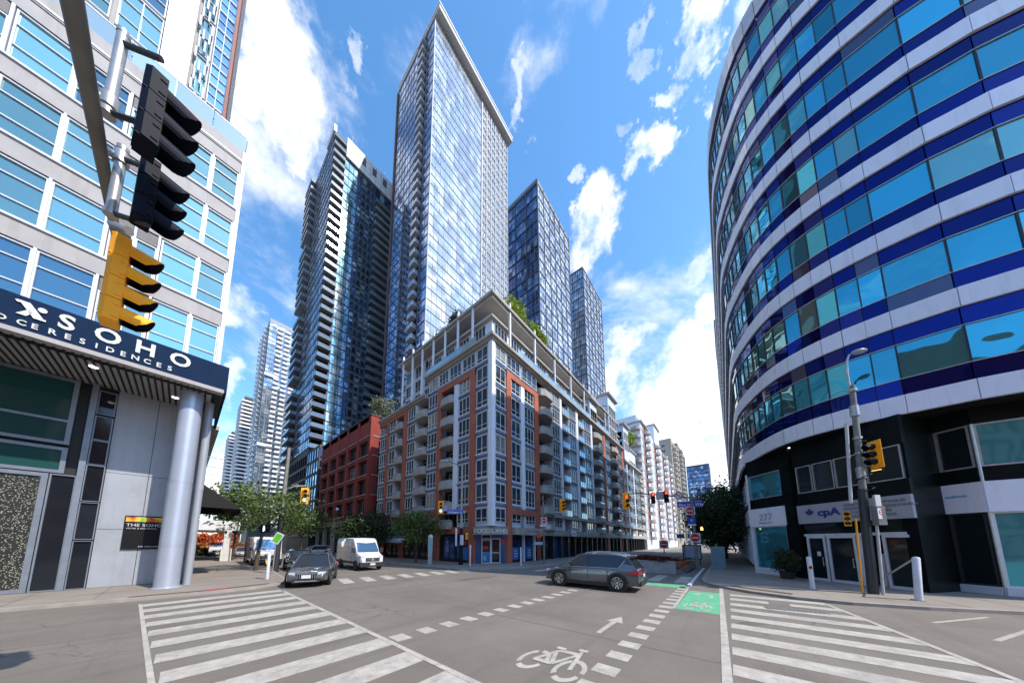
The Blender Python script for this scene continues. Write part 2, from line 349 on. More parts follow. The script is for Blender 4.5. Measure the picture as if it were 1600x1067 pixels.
def inset(pts, d):
    out = []; k = len(pts); a = sum(pts[i][0]*pts[(i+1)%k][1]-pts[(i+1)%k][0]*pts[i][1] for i in range(k)); sg = 1 if a > 0 else -1
    for i in range(k):
        p, q, r_ = Vector(pts[i-1]), Vector(pts[i]), Vector(pts[(i+1)%k]); e1 = (q-p).normalized(); e2 = (r_-q).normalized()
        n = (Vector((-e1.y, e1.x)) + Vector((-e2.y, e2.x))); n.normalize(); c = max(.4, n.dot(Vector((-e1.y, e1.x)))); out.append(tuple(q + n*sg*d/c))
    return out
for nm, P in (('sidewalk_northwest', NW), ('sidewalk_northeast', NE), ('sidewalk_southeast', SE)):
    I = inset(P, .16); o = structure(nm, MB().prism(I, -.2, .124).mesh(nm, side))
    k = len(P); b = MB()
    for i in range(k):
        j = (i+1) % k; a, c, d, e = P[i], P[j], I[j], I[i]
        b.face([(*a, 0), (*c, 0), (*c, .11), (*a, .11)]); b.face([(*a, .11), (*c, .11), (*d, .128), (*e, .128)])
    obj('kerb', b.mesh('kerb', kerbm), parent=o)
def flat(root, name, m, pts, z=.004):
    return obj(name, MB().face([(x, y, z) for x, y in pts]).mesh(name, m), parent=root)
add_nodes_wear(green, (.14,.17,.13), 3., .54, .68, .7)
wear = mat('worn_patch', (.125, .108, .093), .9, var=.2, scale=1, fine=.12)
def qstripe(root, name, x0, x1, y0, y1, m=None, z=.004, n=None):
    # slightly ragged edges
    b = []; k = n or 6
    for i in range(k+1): b.append((x0+(x1-x0)*i/k, y0+random.uniform(-.012, .012)))
    for i in range(k+1): b.append((x1-(x1-x0)*i/k, y1+random.uniform(-.012, .012)))
    return flat(root, name, m or paint, b, z)
# west crosswalk (under the mast arm)
for i in range(12):
    y = 16.3 - 1.253*i; xl = -.76 + (16.3-y)*.0815; sk = random.uniform(-.05, .05)
    flat(road, 'crosswalk_stripe', paint, [(xl, y-.33), (3.28, y-.33+sk), (3.28, y+.3+sk), (xl, y+.3)])
flat(road, 'crosswalk_edge_line', paint, [(3.30, -2), (3.42, -2), (3.36, 15.9), (3.24, 15.9)], .008)
flat(road, 'crosswalk_edge_line', paint, [(-.84, 16.7), (-.76, 16.7), (-.1+.55, .0), (-.18+.55, .0)], .008)
# south crosswalk
for i in range(12):
    x = 15.75 - 1.13*i; yr = -2.60 - (15.7-x)*.14
    if i in (1,): flat(road, 'crosswalk_stripe', paint, [(x-.2, .1), (x-.2, -1.0), (x+.3, -1.0), (x+.3, .1)]); flat(road, 'crosswalk_stripe', paint, [(x-.2, -1.55), (x-.2, yr), (x+.3, yr), (x+.3, -1.55)]); continue
    flat(road, 'crosswalk_stripe', paint, [(x-.27, .1), (x-.27, yr), (x+.27, yr), (x+.27, .1)])
flat(road, 'crosswalk_edge_line', paint, [(2, .02), (2, .16), (17.9, .50), (17.9, .36)], .008)
flat(road, 'crosswalk_edge_line', paint, [(15.75, -2.66), (15.75, -2.54), (2, -4.47), (2, -4.6)], .008)
# north crosswalk and east crosswalk
for i in range(8):
    x = 6.0 + 1.2*i; flat(road, 'crosswalk_stripe', paint, [(x, 16.2-.12*i), (x+.6, 16.2-.12*i), (x+1.05, 18.5-.2*i), (x+.45, 18.5-.2*i)])
for i in range(8):
    y = 1.9 + 1.35*i; flat(road, 'crosswalk_stripe', paint, [(18.35, y), (21.9, y), (21.9, y+.62), (18.35, y+.62)])
# lane guide dashes and cycle crossing
for i in range(13): x = 3.65 + .725*i; flat(road, 'lane_dash', paint, [(x-.18, 6.45-.035*i), (x-.18, 5.97-.035*i), (x+.18, 5.95-.035*i), (x+.18, 6.43-.035*i)])
for i in range(20): x = 2.1 + .776*i; flat(road, 'cycle_crossing_dash', paint, [(x-.19, 2.06), (x-.19, 1.64), (x+.19, 1.64), (x+.19, 2.06)])
flat(road, 'cycle_lane_line', paint, [(11.3, 1.56), (16.4, 1.62), (16.4, 1.72), (11.3, 1.66)], .008)
flat(road, 'green_box', green, [(11.35, .36), (15.9, .42), (15.9, 1.55), (11.35, 1.55)])
flat(road, 'green_lane', green, [(16.45, 1.8), (17.6, 1.8), (17.6, 6.2), (16.45, 6.2)])
flat(road, 'turn_arrow', paint, [(7.1, 2.62), (8.35, 2.60), (8.30, 2.42), (9.05, 2.66), (8.30, 2.90), (8.35, 2.74), (7.1, 2.74)])
flat(road, 'turn_arrow', paint, [(13.0, 5.3), (13.7, 5.25), (13.7, 5.1), (14.1, 5.35), (13.7, 5.62), (13.7, 5.45), (13.0, 5.45)])
def bike_symbol(cx, cy, sx, sy, z):
    b = MB()
    zz = [z]
    def P(u, v): return (cx + v*sx, cy - u*sy, zz[0])      # v runs up the symbol (east), u to its right (south)
    def bar(a, c, w=.055):
        d = Vector((c[0]-a[0], c[1]-a[1])).normalized(); n = Vector((-d.y, d.x))*w
        zz[0] += .0012
        b.face([P(a[0]-n.x, a[1]-n.y), P(c[0]-n.x, c[1]-n.y), P(c[0]+n.x, c[1]+n.y), P(a[0]+n.x, a[1]+n.y)])
    for ux in (-.55, .55):
        for i in range(18):
            if i % 6 == 5: continue
            t0, t1 = 2*math.pi*i/18, 2*math.pi*(i+1)/18
            b.face([P(ux+.40*math.cos(t0), .40*math.sin(t0)), P(ux+.40*math.cos(t1), .40*math.sin(t1)), P(ux+.28*math.cos(t1), .28*math.sin(t1)), P(ux+.28*math.cos(t0), .28*math.sin(t0))])
    for a, c in (((-.55,0),(-.25,.55)), ((-.25,.55),(.38,.6)), ((.55,0),(.33,.75)), ((-.3,.5),(0,.02)), ((0,.02),(.36,.58)), ((-.55,0),(0,.02)), ((.2,.78),(.48,.78)), ((-.42,.64),(-.12,.64))): bar(a, c)
    return b
obj('bicycle_symbol', bike_symbol(4.75, 2.72, 1.25, .68, .004).mesh('bicycle_symbol', paint), parent=road)
obj('bicycle_symbol', bike_symbol(12.1, .98, 1.3, .44, .008).mesh('bicycle_symbol', paint), parent=road)
flat(road, 'turn_arrow', paint, [(14.3, .65), (14.3, .75), (14.95, .75), (14.95, 1.15), (14.6, 1.1), (15.0, 1.42), (15.4, 1.1), (15.1, 1.15), (15.1, .65)], .008)
for x, y, r in ((9.06, 14.83, .34), (4.6, 9.6, .1), (12.8, 8.0, .1)):
    obj('manhole_cover', MB().lathe([(r, 0), (r, .006), (.001, .006)], 20).mesh('manhole_cover', wear), (x, y, 0), parent=road)
gr = MB().box(-.75, .75, -.22, .22, .0, .005)
for i in range(14): gr.box(-.7+.1*i, -.65+.1*i, -.2, .2, .005, .012, 1)
obj('drain_grate', gr.mesh('drain_grate', [wear, steel]), (13.7, -1.55, 0), R(100), parent=road)
for pts in ([(-6,9),(-2,8.6),(-1.9,9.3),(-6,9.8)], [(11,12),(14,11.8),(14.2,12.4),(11.1,12.7)], [(10.2,-.2),(11.4,-1.0),(11.6,-.7),(10.5,.0)]): flat(road, 'asphalt_patch', wear, pts, .002)
# thin tar lines in the asphalt
for a, c in (((6.6,9.4),(6.9,-.2)), ((-8,12.2),(2,11.7)), ((5.4,16),(16,13.4)), ((12.6,17),(12.9,3))):
    d = (Vector(c)-Vector(a)); n = Vector((-d.y, d.x)).normalized()*.018; flat(road, 'tar_seam', wear, [(a[0]-n.x,a[1]-n.y),(c[0]-n.x,c[1]-n.y),(c[0]+n.x,c[1]+n.y),(a[0]+n.x,a[1]+n.y)], .0025)
# driveway marks on the far right and white paint ticks
for a, c in (((14.2,-4.3),(16.3,-5.9)), ((12.6,-4.6),(15.6,-6.4)), ((11.6,-5.4),(14.6,-6.6))):
    d = (Vector(c)-Vector(a)); n = Vector((-d.y, d.x)).normalized()*.05; flat(road, 'lane_line', paint, [(a[0]-n.x,a[1]-n.y),(c[0]-n.x,c[1]-n.y),(c[0]+n.x,c[1]+n.y),(a[0]+n.x,a[1]+n.y)])
# tactile plates and sidewalk joints
tact = mat('tactile_iron', (.12, .065, .045), .7, var=.3, scale=6); redp = mat('red_paint', (.45, .04, .04), .7)
jt = mat('dark_joint_line', (.10, .095, .09), .95)  # dark colour of the joints between slabs
for P, m in (([(-1.2,17.98),(1.05,17.75),(3.2,18.25),(3.15,18.62),(1.0,18.12),(-1.15,18.3)], tact), ([(.9,17.75),(1.6,17.86),(1.55,18.22),(.9,18.1)], redp)):
    o = bpy.data.objects['sidewalk_northwest']; obj('tactile_strip', MB().face([(x, y, .130 if m is tact else .134) for x, y in P]).mesh('tactile_strip', m), parent=o)
o = bpy.data.objects['sidewalk_southeast']
obj('tactile_strip', MB().face([(x, y, .134) for x, y in [(17.75,.1),(17.3,-.6),(16.65,-1.85),(17.05,-1.95),(17.6,-.85),(18.1,-.05)]]).mesh('tactile_strip', tact), parent=o)
def slab_lines(o, lines, w=.012):
    for a, c in lines:
        d = (Vector(c)-Vector(a)); n = Vector((-d.y, d.x)).normalized()*w
        obj('slab_joint', MB().face([(a[0]-n.x,a[1]-n.y,.127),(c[0]-n.x,c[1]-n.y,.127),(c[0]+n.x,c[1]+n.y,.127),(a[0]+n.x,a[1]+n.y,.127)]).mesh('slab_joint', jt), parent=o)
slab_lines(o, [((17.3+.0,-3-1.5*i),(22.4,-2.2-1.5*i)) for i in range(5)] + [((19.5,1.2),(19.9,-9)), ((22.5+2*i,1.2),(22.5+2*i,-1.2)) if 0 else ((21.7,1.2),(22.2,-2.6))] + [((24+2*i,1.2),(24+2*i,-1.2)) for i in range(12)])
slab_lines(bpy.data.objects['sidewalk_northwest'], [((-20+1.8*i,18.6),(-20+1.8*i,23)) for i in range(11)] + [((-20,20.3),(4.2,20.3))] + [((.6,22+1.8*i),(4.3,22+1.8*i)) for i in range(14)])
slab_lines(bpy.data.objects['sidewalk_northeast'], [((20.5+2*i,13.0),(20.5+2*i,17.2)) for i in range(15)] + [((14.8,20+2*i),(19.3,20+2*i)) for i in range(10)] + [((19.4,15.3),(60,15.3))])
# ------------------------------------------------------------------ office block with curved glass front (right)
cg_win = glass('office_window_glass', (.07, .42, .54), .80, .02, rnd=.5, wave=1.5, alt=(.20, .42, .40), altp=.14)
cg_spn = glass('navy_spandrel_glass', (.003, .013, .15), .70, .03, rnd=.3, wave=.6, alt=(.10, .10, .16), altp=.10)
band = mat('shade_tinted_white_panel', (.72, .74, .85), .42, .0, var=.04, scale=.7, rnd=.03)  # white panels; the lavender cast of their shade is put into the colour
add_nodes_wear(band, (.40,.41,.46), 1., .5, .75, .45, (3,3,.25))
roofm = mat('roof_membrane', (.14, .14, .14), .9)
marble = mat('dark_marble', (.005, .008, .009), .4, var=.5, scale=1.2, spec=.1)
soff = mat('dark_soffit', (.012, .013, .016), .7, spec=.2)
CPA = thing('office_building', 'office block with a curved front of white, navy and cyan glass bands, on the right', 'building', (27, -12, 0))
KEY = [(27.2,-34),(25.6,-27),(24.1,-21),(22.9,-16.5),(21.95,-13),(21.4,-11.1),(21.1,-9.8),(21.0,-8.7),(21.08,-7.5),(21.28,-6.4),(21.55,-5.4),(21.95,-4.55),(22.45,-3.85),(23.15,-3.22),(24.05,-2.72),(25.2,-2.3),(26.6,-1.88),(28.1,-1.55),(29.6,-1.42),(31,-1.4),(74,-1.3)]
def resample(keys, steps):
    P = [Vector(k) for k in keys]; L_ = [0]
    for a, b in zip(P, P[1:]): L_.append(L_[-1] + (b-a).length)
    def at(s_):
        for q in range(len(P)-1):
            if s_ <= L_[q+1]: return P[q].lerp(P[q+1], (s_-L_[q])/(L_[q+1]-L_[q]))
        return P[-1]
    s_, out = 0, []
    while s_ < L_[-1]: p = at(s_); out.append(tuple(p)); s_ += steps(p)
    return out
CRV = resample(KEY, lambda p: 1.65 if p.y < -8.35 else (.70 if p.x < 28 else 1.5))
FH, NB, ZB = 4.20, 7, 8.15
B_H, SL, WH = .88, .78, 1.72; SU = FH - B_H - SL - WH     # band, lower spandrel, window, upper spandrel
for i in range(len(CRV)-1):
    a, b2 = Vector(CRV[i]), Vector(CRV[i+1]); d = b2 - a; L_ = d.length; ang = math.atan2(-d.y, -d.x)   # u runs from b2 to a seen from outside
    rz = ang
    p0 = b2
    for k in range(NB):
        z = ZB + FH*k
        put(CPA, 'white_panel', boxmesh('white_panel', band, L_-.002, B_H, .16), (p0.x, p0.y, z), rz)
        put(CPA, 'lower_spandrel', boxmesh('lower_spandrel', cg_spn, L_-.03, SL-.03, .05), (p0.x, p0.y, z+B_H+.015), rz)
        fw = .03
        kk = ('cgf', round(L_, 2))
        if kk not in WC: WC[kk] = MB().box(0, L_, -.09, 0, 0, .035, 0).box(0, L_, -.09, 0, WH-.035, WH, 0).box(0, .022, -.075, 0, .035, WH-.035, 1).box(L_-.022, L_, -.075, 0, .035, WH-.035, 1).mesh('window', [steel, dkmetal])
        fr = (WC[kk], frame_and_pane(L_, WH, steel, cg_win, fw=fw, dep=.0, sunk=-.03, out=.08)[1])
        put(CPA, 'window', fr[0], (p0.x, p0.y, z+B_H+SL), rz, [('pane', fr[1], (0, 0, 0))])
        put(CPA, 'upper_spandrel', boxmesh('upper_spandrel', cg_spn, L_-.03, SU-.03, .05), (p0.x, p0.y, z+B_H+SL+WH+.015), rz)
    zt = ZB + FH*NB
    put(CPA, 'parapet_panel', boxmesh('parapet_panel', mat('silver_parapet', (.40,.42,.47), .3, .6), L_-.002, 1.45, .18), (p0.x, p0.y, zt), rz)
back = [(75, -34)]
foot = [(x, y) for x, y in CRV] + [(73.7, -34)]
def shrink(pts, d):
    return inset(pts, d)
part(CPA, 'core_wall', MB().prism(shrink(foot, .06), ZB+.1, ZB+FH*NB, 0).mesh('core_wall', dkmetal))
part(CPA, 'roof', MB().prism(shrink(foot, .3), ZB+FH*NB, ZB+FH*NB+.3).mesh('roof', roofm))
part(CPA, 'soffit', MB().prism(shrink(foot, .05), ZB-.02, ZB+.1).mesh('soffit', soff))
for x, y in ((24.2,-3.4),(26,-2.7),(22.4,-5.2),(28.4,-2.3),(24.6,-5.5)):
    part(CPA, 'downlight', MB().lathe([(.001,-.02),(.09,-.02),(.11,0)],12).mesh('downlight', mat('lit_downlight', (.9,.9,.85), emit=((1,.93,.8), 3))), (x, y, ZB-.02))
for c in CPA.children: pass
# ground storeys: recessed core, marble piers, portal, corner shopfronts
part(CPA, 'core_wall', MB().prism([(24.9,-3.3),(24.0,-7.4),(24.0,-34),(73.7,-34),(73.7,-1.9),(28.4,-1.9)], 0, ZB).mesh('core_wall', mat('dark_lobby', (.008, .009, .011), .4, var=.3, spec=.2)))
shopg = glass('shopfront_glass', (.10, .50, .62), .72, .04, rnd=.2, wave=.6)
lobg = glass('lobby_glass', (.012, .02, .024), .2, .05, rnd=.3, wave=.4)
def fac_between(root, a, b):     # seen from outside, a left, b right
    return Fac(root, a[0], a[1], math.degrees(math.atan2(b[1]-a[1], b[0]-a[0]))), math.hypot(b[0]-a[0], b[1]-a[1])
# 277 corner
F, L_ = fac_between(CPA, (26.75,-1.42), (25.2,-2.9))
F, L_ = fac_between(CPA, (26.9,-1.45), (25.0,-3.0))
def shop(F, L_, z1=3.35, z2=4.6, z3=5.3, z4=7.0, gl=shopg, panel=True, ztop=None, fm=None):
    fm = fm or white
    ztop = ztop or ZB-.02
    fr = frame_and_pane(L_-.1, z1-.45, fm, gl, fw=.07, dep=.05); w_ = F.part('shop_window', fr[0], .05, .45); obj('pane', fr[1], parent=w_)
    F.box('sill', white, 0, L_, .12, .45, -.1, .12)
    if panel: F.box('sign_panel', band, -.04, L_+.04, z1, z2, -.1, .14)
    F.box('dark_fascia', marble, 0, L_, z2, z3, -.1, .03)
    fr = frame_and_pane(L_-.1, z4-z3, steel, gl, fw=.07, dep=.05); w_ = F.part('shop_window', fr[0], .05, z3); obj('pane', fr[1], parent=w_)
    F.box('dark_fascia', marble, 0, L_, z4, ztop, -.1, .03)
shop(F, L_)
tm = mat('pale_numerals', (.36, .38, .44), .5)
def facetext(F, txt, size, u, z, m, d=.15, name='lettering', bold=0., ext=.012, align='LEFT', sx=1.):
    me = text_mesh(txt, size, m, ext, bold, align)
    if sx != 1.: me.transform(Matrix.Scale(sx, 4, (1, 0, 0)))
    me.transform(Matrix.Rotation(R(90), 4, 'X')); return F.part(name, me, u, z, d)
facetext(F, '277', .62, .75, 3.78, tm, .16, 'house_number')
facetext(F, 'Wellington St. W', .13, .7, 3.56, tm, .16, 'lettering')
F2, L2 = fac_between(CPA, (28.6,-1.44), (26.9,-1.45)); F2.box('corner_post', white, 1.62, 1.78, .12, 7.2, 0, .1)
FE = Fac(CPA, 26.98, -1.42, 180)
for i in range(14):   # shopfront along the side street
    Fs = Fac(CPA, 28.4+3*i+3, -1.5, 180); fr = frame_and_pane(2.9, 3.0, white, shopg, fw=.07, dep=.05); put(CPA, 'side_window', fr[0], Fs.w(0, .45), Fs.a, [('pane', fr[1], (0,0,0))])
    fr = frame_and_pane(2.9, 1.9, white, shopg, fw=.07, dep=.05); put(CPA, 'side_window', fr[0], Fs.w(0, 5.3), Fs.a, [('pane', fr[1], (0,0,0))])
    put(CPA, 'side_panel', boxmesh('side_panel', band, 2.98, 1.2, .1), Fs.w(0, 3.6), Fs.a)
# portal: doors recessed, sign panel and upper windows on the chord
part(CPA, 'marble_pier', MB().prism([(25.0,-2.9),(24.4,-3.25),(24.6,-4.2),(25.5,-4.2)], 0, ZB).mesh('marble_pier', marble))
FP, LP = fac_between(CPA, (23.95,-3.35), (20.9,-6.35))
FP.box('sign_panel', mat('grey_sign_panel', (.33, .34, .39), .5, var=.04), 0, LP, 3.35, 4.42, -.1, .06)
FP.box('dark_fascia', marble, 0, LP, 4.42, 5.15, -.2, -.02); FP.box('dark_fascia', marble, 0, LP, 6.75, ZB-.02, -.2, -.02)
for u, w_ in ((.1, .75), (.9, .9), (1.85, 1.1), (3.0, LP-3.1)):
    fr = frame_and_pane(w_, 1.6, steel, lobg, fw=.05, dep=.05); o = FP.part('portal_window', fr[0], u, 5.15, -.05); obj('pane', fr[1], parent=o)
FP.box('interior_light', mat('warm_lit_strip', (.8,.5,.2), emit=((1,.55,.15), 1.4)), 3.2, LP-.75, 5.72, 5.76, -.03, -.02)
nav = mat('navy_print', (.03, .03, .20), .5); grp = mat('grey_print', (.13, .13, .17), .5)
facetext(FP, 'cpA', .54, .95, 3.75, nav, .065, 'lettering', .022, .01, sx=1.08)
leaf = MB().prism([(0,-.05),(.02,-.05),(.02,.07),(.14,.05),(.12,.10),(.22,.19),(.18,.21),(.20,.28),(.13,.26),(.10,.30),(.06,.24),(.07,.38),(.04,.36),(.01,.42),(-.02,.36),(-.05,.38),(-.04,.24),(-.08,.30),(-.11,.26),(-.18,.28),(-.16,.21),(-.20,.19),(-.10,.10),(-.12,.05),(0,.07)], 0, .015).mesh('maple_leaf', nav)
leaf.transform(Matrix.Rotation(R(90), 4, 'X')); FP.part('maple_leaf', leaf, .58, 3.8, .065)
for i, (a_, b_) in enumerate((('CHARTERED','COMPTABLES'),('PROFESSIONAL','PROFESSIONNELS'),('ACCOUNTANTS','AGRÉÉS'),('CANADA','CANADA'))):
    facetext(FP, a_, .17, 2.05, 4.13-.2*i, grp, .065); facetext(FP, b_, .17, 3.1, 4.13-.2*i, grp, .065)
FD = Fac(CPA, 23.95+.22, -3.35-.22, FP.a*180/math.pi); dw = mat('door_frame_white', (.55, .58, .66), .4)
FD.box('transom_glass', lobg, 0, 4.2, 2.75, 3.35, -.1, .0)
FD.box('door_head', dw, -.05, 4.2, 2.62, 2.75, -.1, .05)
for u, w_, kind in ((.06, .85, 0), (.98, 1.15, 1), (3.05, 1.15, 0)):
    b = MB().box(0, .1, -.06, .04, .12, 2.62).box(w_-.1, w_, -.06, .04, .12, 2.62).box(.1, w_-.1, -.06, .04, 2.5, 2.62).box(.1, w_-.1, -.06, .04, .12, .26)
    o = FD.part('door', b.mesh('door', dw), u, 0, .02); obj('pane', MB().face([(.1,.0,.26),(w_-.1,.0,.26),(w_-.1,.0,2.5),(.1,.0,2.5)]).mesh('pane', lobg), parent=o)
    obj('handle', MB().tube((w_-.16,-.12,.95),(w_-.16,-.12,1.45),.02).tube((w_-.16,-.12,1.0),(w_-.16,0,1.0),.012).tube((w_-.16,-.12,1.4),(w_-.16,0,1.4),.012).mesh('handle', steel), parent=o)
FD.box('door_pier', dw, 2.2, 2.36, .12, 2.62, -.1, .1)
rv = MB().lathe([(.62,2.5),(.62,2.62),(.001,2.62)], 20); part(CPA, 'revolving_door_cap', rv.mesh('revolving_door_cap', dw), FD.w(1.55, 0, -.5))
FD.box('door_notice', white, .45, .62, 1.5, 1.75, .03, .035)
# big marble pier and projecting shopfront at the right
part(CPA, 'marble_pier', MB().prism([(20.95,-6.4),(22.75,-7.75),(23.6,-8.2),(24.4,-7.4),(22.2,-5.9)], 0, ZB).mesh('marble_pier', marble))
F, L_ = fac_between(CPA, (22.8,-7.75), (22.05,-8.45)); shop(F, L_, 3.55, 4.85, 5.5, 7.4, lobg, fm=dkmetal)
facetext(F, 'wellness', .17, .12, 4.25, mat('pale_blue_print', (.12,.4,.62)), .16)
F, L_ = fac_between(CPA, (22.05,-8.45), (22.35,-11.6)); shop(F, L_, 3.55, 4.85, 5.5, 7.4)
part(CPA, 'corner_mullion', MB().tube((0,0,.12),(0,0,7.4),.05,.05,8).mesh('corner_mullion', steel), (22.03,-8.46,0))
for i in range(7):
    F, L_ = fac_between(CPA, (22.35+.95*i,-11.6-3.1*i), (22.35+.95*(i+1),-11.6-3.1*(i+1))); shop(F, L_, 3.55, 4.85, 5.5, 7.4)
# ------------------------------------------------------------------ corner apartment building (centre)
def brickmat(name, c1, c2, mortar, scale=1.):
    if name in MATS: return MATS[name]
    m = bpy.data.materials.new(name); m.use_nodes = True; nt = m.node_tree; b = nt.nodes['Principled BSDF']; N = nt.nodes.new; L = nt.links.new
    t = N('ShaderNodeTexCoord'); g_ = N('ShaderNodeNewGeometry')
    sp = N('ShaderNodeSeparateXYZ'); L(g_.outputs['Position'], sp.inputs[0]); ad = N('ShaderNodeMath'); ad.operation = 'ADD'; L(sp.outputs[0], ad.inputs[0]); L(sp.outputs[1], ad.inputs[1])
    cb = N('ShaderNodeCombineXYZ'); L(ad.outputs[0], cb.inputs[0]); L(sp.outputs[2], cb.inputs[1])
    br = N('ShaderNodeTexBrick'); L(cb.outputs[0], br.inputs['Vector']); br.inputs['Scale'].default_value = 4*scale; br.inputs['Color1'].default_value = (*c1, 1); br.inputs['Color2'].default_value = (*c2, 1); br.inputs['Mortar'].default_value = (*mortar, 1)
    br.inputs['Mortar Size'].default_value = .012; n = N('ShaderNodeTexNoise'); n.inputs['Scale'].default_value = .6; n.inputs['Detail'].default_value = 5; L(g_.outputs['Position'], n.inputs['Vector'])
    mr = N('ShaderNodeMapRange'); L(n.outputs['Fac'], mr.inputs['Value']); mr.inputs['To Min'].default_value = .7; mr.inputs['To Max'].default_value = 1.3
    vm = N('ShaderNodeVectorMath'); vm.operation = 'SCALE'; L(br.outputs['Color'], vm.inputs[0]); L(mr.outputs[0], vm.inputs['Scale']); L(vm.outputs[0], b.inputs['Base Color']); b.inputs['Roughness'].default_value = .85
    MATS[name] = m; return m
brick = brickmat('salmon_brick', (.46,.13,.075), (.36,.09,.05), (.34,.18,.12)); redbrick = brickmat('deep_red_brick', (.31,.042,.028), (.24,.03,.021), (.20,.06,.045))
plaster = mat('pale_blue_plaster', (.60, .66, .78), .7, var=.08, scale=.8); tealb = mat('blue_sill_band', (.045, .12, .24), .6)
stone = mat('buff_precast', (.37, .335, .30), .8, var=.14, scale=1.); wht = mat('white_column_paint', (.74, .77, .84), .55, var=.04)
agl = glass('apartment_glass', (.035, .06, .10), .35, .03, rnd=.6, wave=.6, alt=(.30, .30, .28), altp=.10)
rail = glass('balcony_glass', (.38, .52, .58), .45, .08, rnd=.2, wave=.3)
back = mat('recess_wall', (.055, .05, .048), .9); dkin = mat('dark_interior', (.012, .013, .016), .6)  # recess_wall colour also paints shaded recesses on flat walls
FL = thing('apartment_building', 'corner apartment building with pale blue walls, salmon brick frames and balconies above the grocery', 'building', (19.4, 17.25, 0))
FWs = Fac(FL, 19.4, 41.4, -90); FSs = Fac(FL, 19.4, 17.25, 0)
ZR = [3.85] + [5.86 + 2.55*i for i in range(7)] + [23.4]
def balcony_mesh(w, deep, mid, kind):
    k = ('balc', round(w, 2), deep, kind)
    if k in WC: return WC[k]
    b = MB()
    if kind == 'solid':
        o = [(0, 0), (w, 0), (w, -deep*.55), (w*.78, -deep), (w*.22, -deep), (0, -deep*.55)]
        b.prism(o, -.16, 0, 0)
        i_ = [(.09, 0), (w-.09, 0), (w-.09, -deep*.55+.05), (w*.78-.05, -deep+.1), (w*.22+.05, -deep+.1), (.09, -deep*.55+.05)]
        seq = [(0, 5), (5, 4), (4, 3), (3, 2), (2, 1)]
        for a, c in seq: b.prism([o[a], o[c], i_[c], i_[a]], 0, .66, 0)
        r_ = [(x, y, .86) for x, y in (i_[0], i_[5], i_[4], i_[3], i_[2], i_[1])]; b.path(r_, .025, n=5, m=1)
        for a, c in seq: b.face([(*i_[a], .66), (*i_[c], .66), (*i_[c], .84), (*i_[a], .84)], 2)
    else:
        b.box(0, w, -deep, 0, -.16, 0, 0)
        b.box(.03, w-.03, -deep+.03, -deep+.06, .08, .9, 2); b.box(0, w, -deep+.01, -deep+.07, .9, .95, 1)
        b.box(.03, .06, -deep+.06, 0, .08, .9, 2); b.box(w-.06, w-.03, -deep+.06, 0, .08, .9, 2)
        for i in range(4): b.box(w*i/3-.02 if i else 0, w*i/3+.02, -deep+.0, -deep+.03, 0, .95, 1)
    WC[k] = b.mesh('balcony', [stone, steel, rail]); return WC[k]
def column(F, kind, u0, u1, rows=range(0, 8), vb=(.34,.67), top=None, zr=None, bw=None):
    zr = zr or ZR; w = u1 - u0
    z0, z1 = zr[rows[0]], zr[rows[-1]+1]
    if kind == 'white': F.box('white_pilaster', wht, u0, u1, z0, top or z1, -.3, .10)
    elif kind == 'brick': F.box('brick_pier', brick, u0, u1, .12 if rows[0] == 0 else z0, top or z1, -.3, .13)
    elif kind == 'win':
        F.box('wall_bay', plaster, u0, u1, z0, z1, -1.4, -.10)
        for k in rows:
            h = zr[k+1]-zr[k]; ww = w-.24
            F.put('window', window_mesh(ww, h-.62, cream, agl, vb, (.28,), fw=.07), u0+.12, zr[k]+.42, 0)
            if k: put(F.r, 'sill_band', boxmesh('sill_band', tealb, w-.02, .14, .14), F.w(u0+.01, zr[k]+.02, -.1), F.a); put(F.r, 'sill', boxmesh('sill', wht, w-.1, .08, .2), F.w(u0+.05, zr[k]+.33, -.1), F.a)
    elif kind in ('balc', 'rec'):
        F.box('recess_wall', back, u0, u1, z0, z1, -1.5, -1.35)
        for k in rows:
            F.put('balcony_door', window_mesh(min(w-.3, 1.7), 2.0, cream, agl, (.5,), (), fw=.06), u0+.12, zr[k]+.06, -1.25)
            if k == 0 and kind == 'rec': continue
            if kind == 'balc': F.put('balcony', balcony_mesh(w-.06, .5 if w < 2.9 else .85, 0, 'solid'), u0+.03, zr[k], 0)
            else: F.put('balcony', balcony_mesh(w-.04, .25, 0, 'glass'), u0+.02, zr[k], -.05)
            F.put('balcony_floor', boxmesh('balcony_floor', stone, w, .16, 1.35), u0, zr[k]-.16, -1.35)
Y = lambda y: 41.4 - y
# core
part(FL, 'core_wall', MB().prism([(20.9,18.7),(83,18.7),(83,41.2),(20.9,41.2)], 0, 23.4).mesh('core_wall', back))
# west face, left to right
R7, R8 = range(0, 7), range(0, 8)
for kd, ya, yb, rr in (('win',41.4,39.15,R7),('brick',39.15,38.4,R7),('win',38.4,36.45,R7),('balc',36.45,34.15,R7),('brick',34.15,33.25,R7),('win',33.25,31.15,R7),('balc',31.15,28.35,R7),
                       ('win',28.35,26.25,R8),('brick',26.25,25.5,range(0,7)),('balc',25.5,23.1,range(0,7)),('white',23.1,22.45,range(1,7)),('win',22.45,20.4,range(0,7)),('brick',20.4,19.6,range(0,7)),('win',19.6,17.72,R8),('white',17.72,17.13,R8)):
    column(FWs, kd, Y(ya), Y(yb), rr, (.34,.67) if ya-yb > 2 else (.5,))
column(FWs, 'win', Y(26.25), Y(24.2), range(7, 8)); column(FWs, 'win', Y(24.2), Y(21.9), range(7, 8)); column(FWs, 'win', Y(21.9), Y(19.6), range(7, 8))
FWs.box('brick_band', brick, Y(26.25), Y(19.6), 20.55, 21.2, -.3, .131); FWs.box('brick_band', brick, Y(41.4), Y(33.3), 20.5, 21.16, -.3, .131)
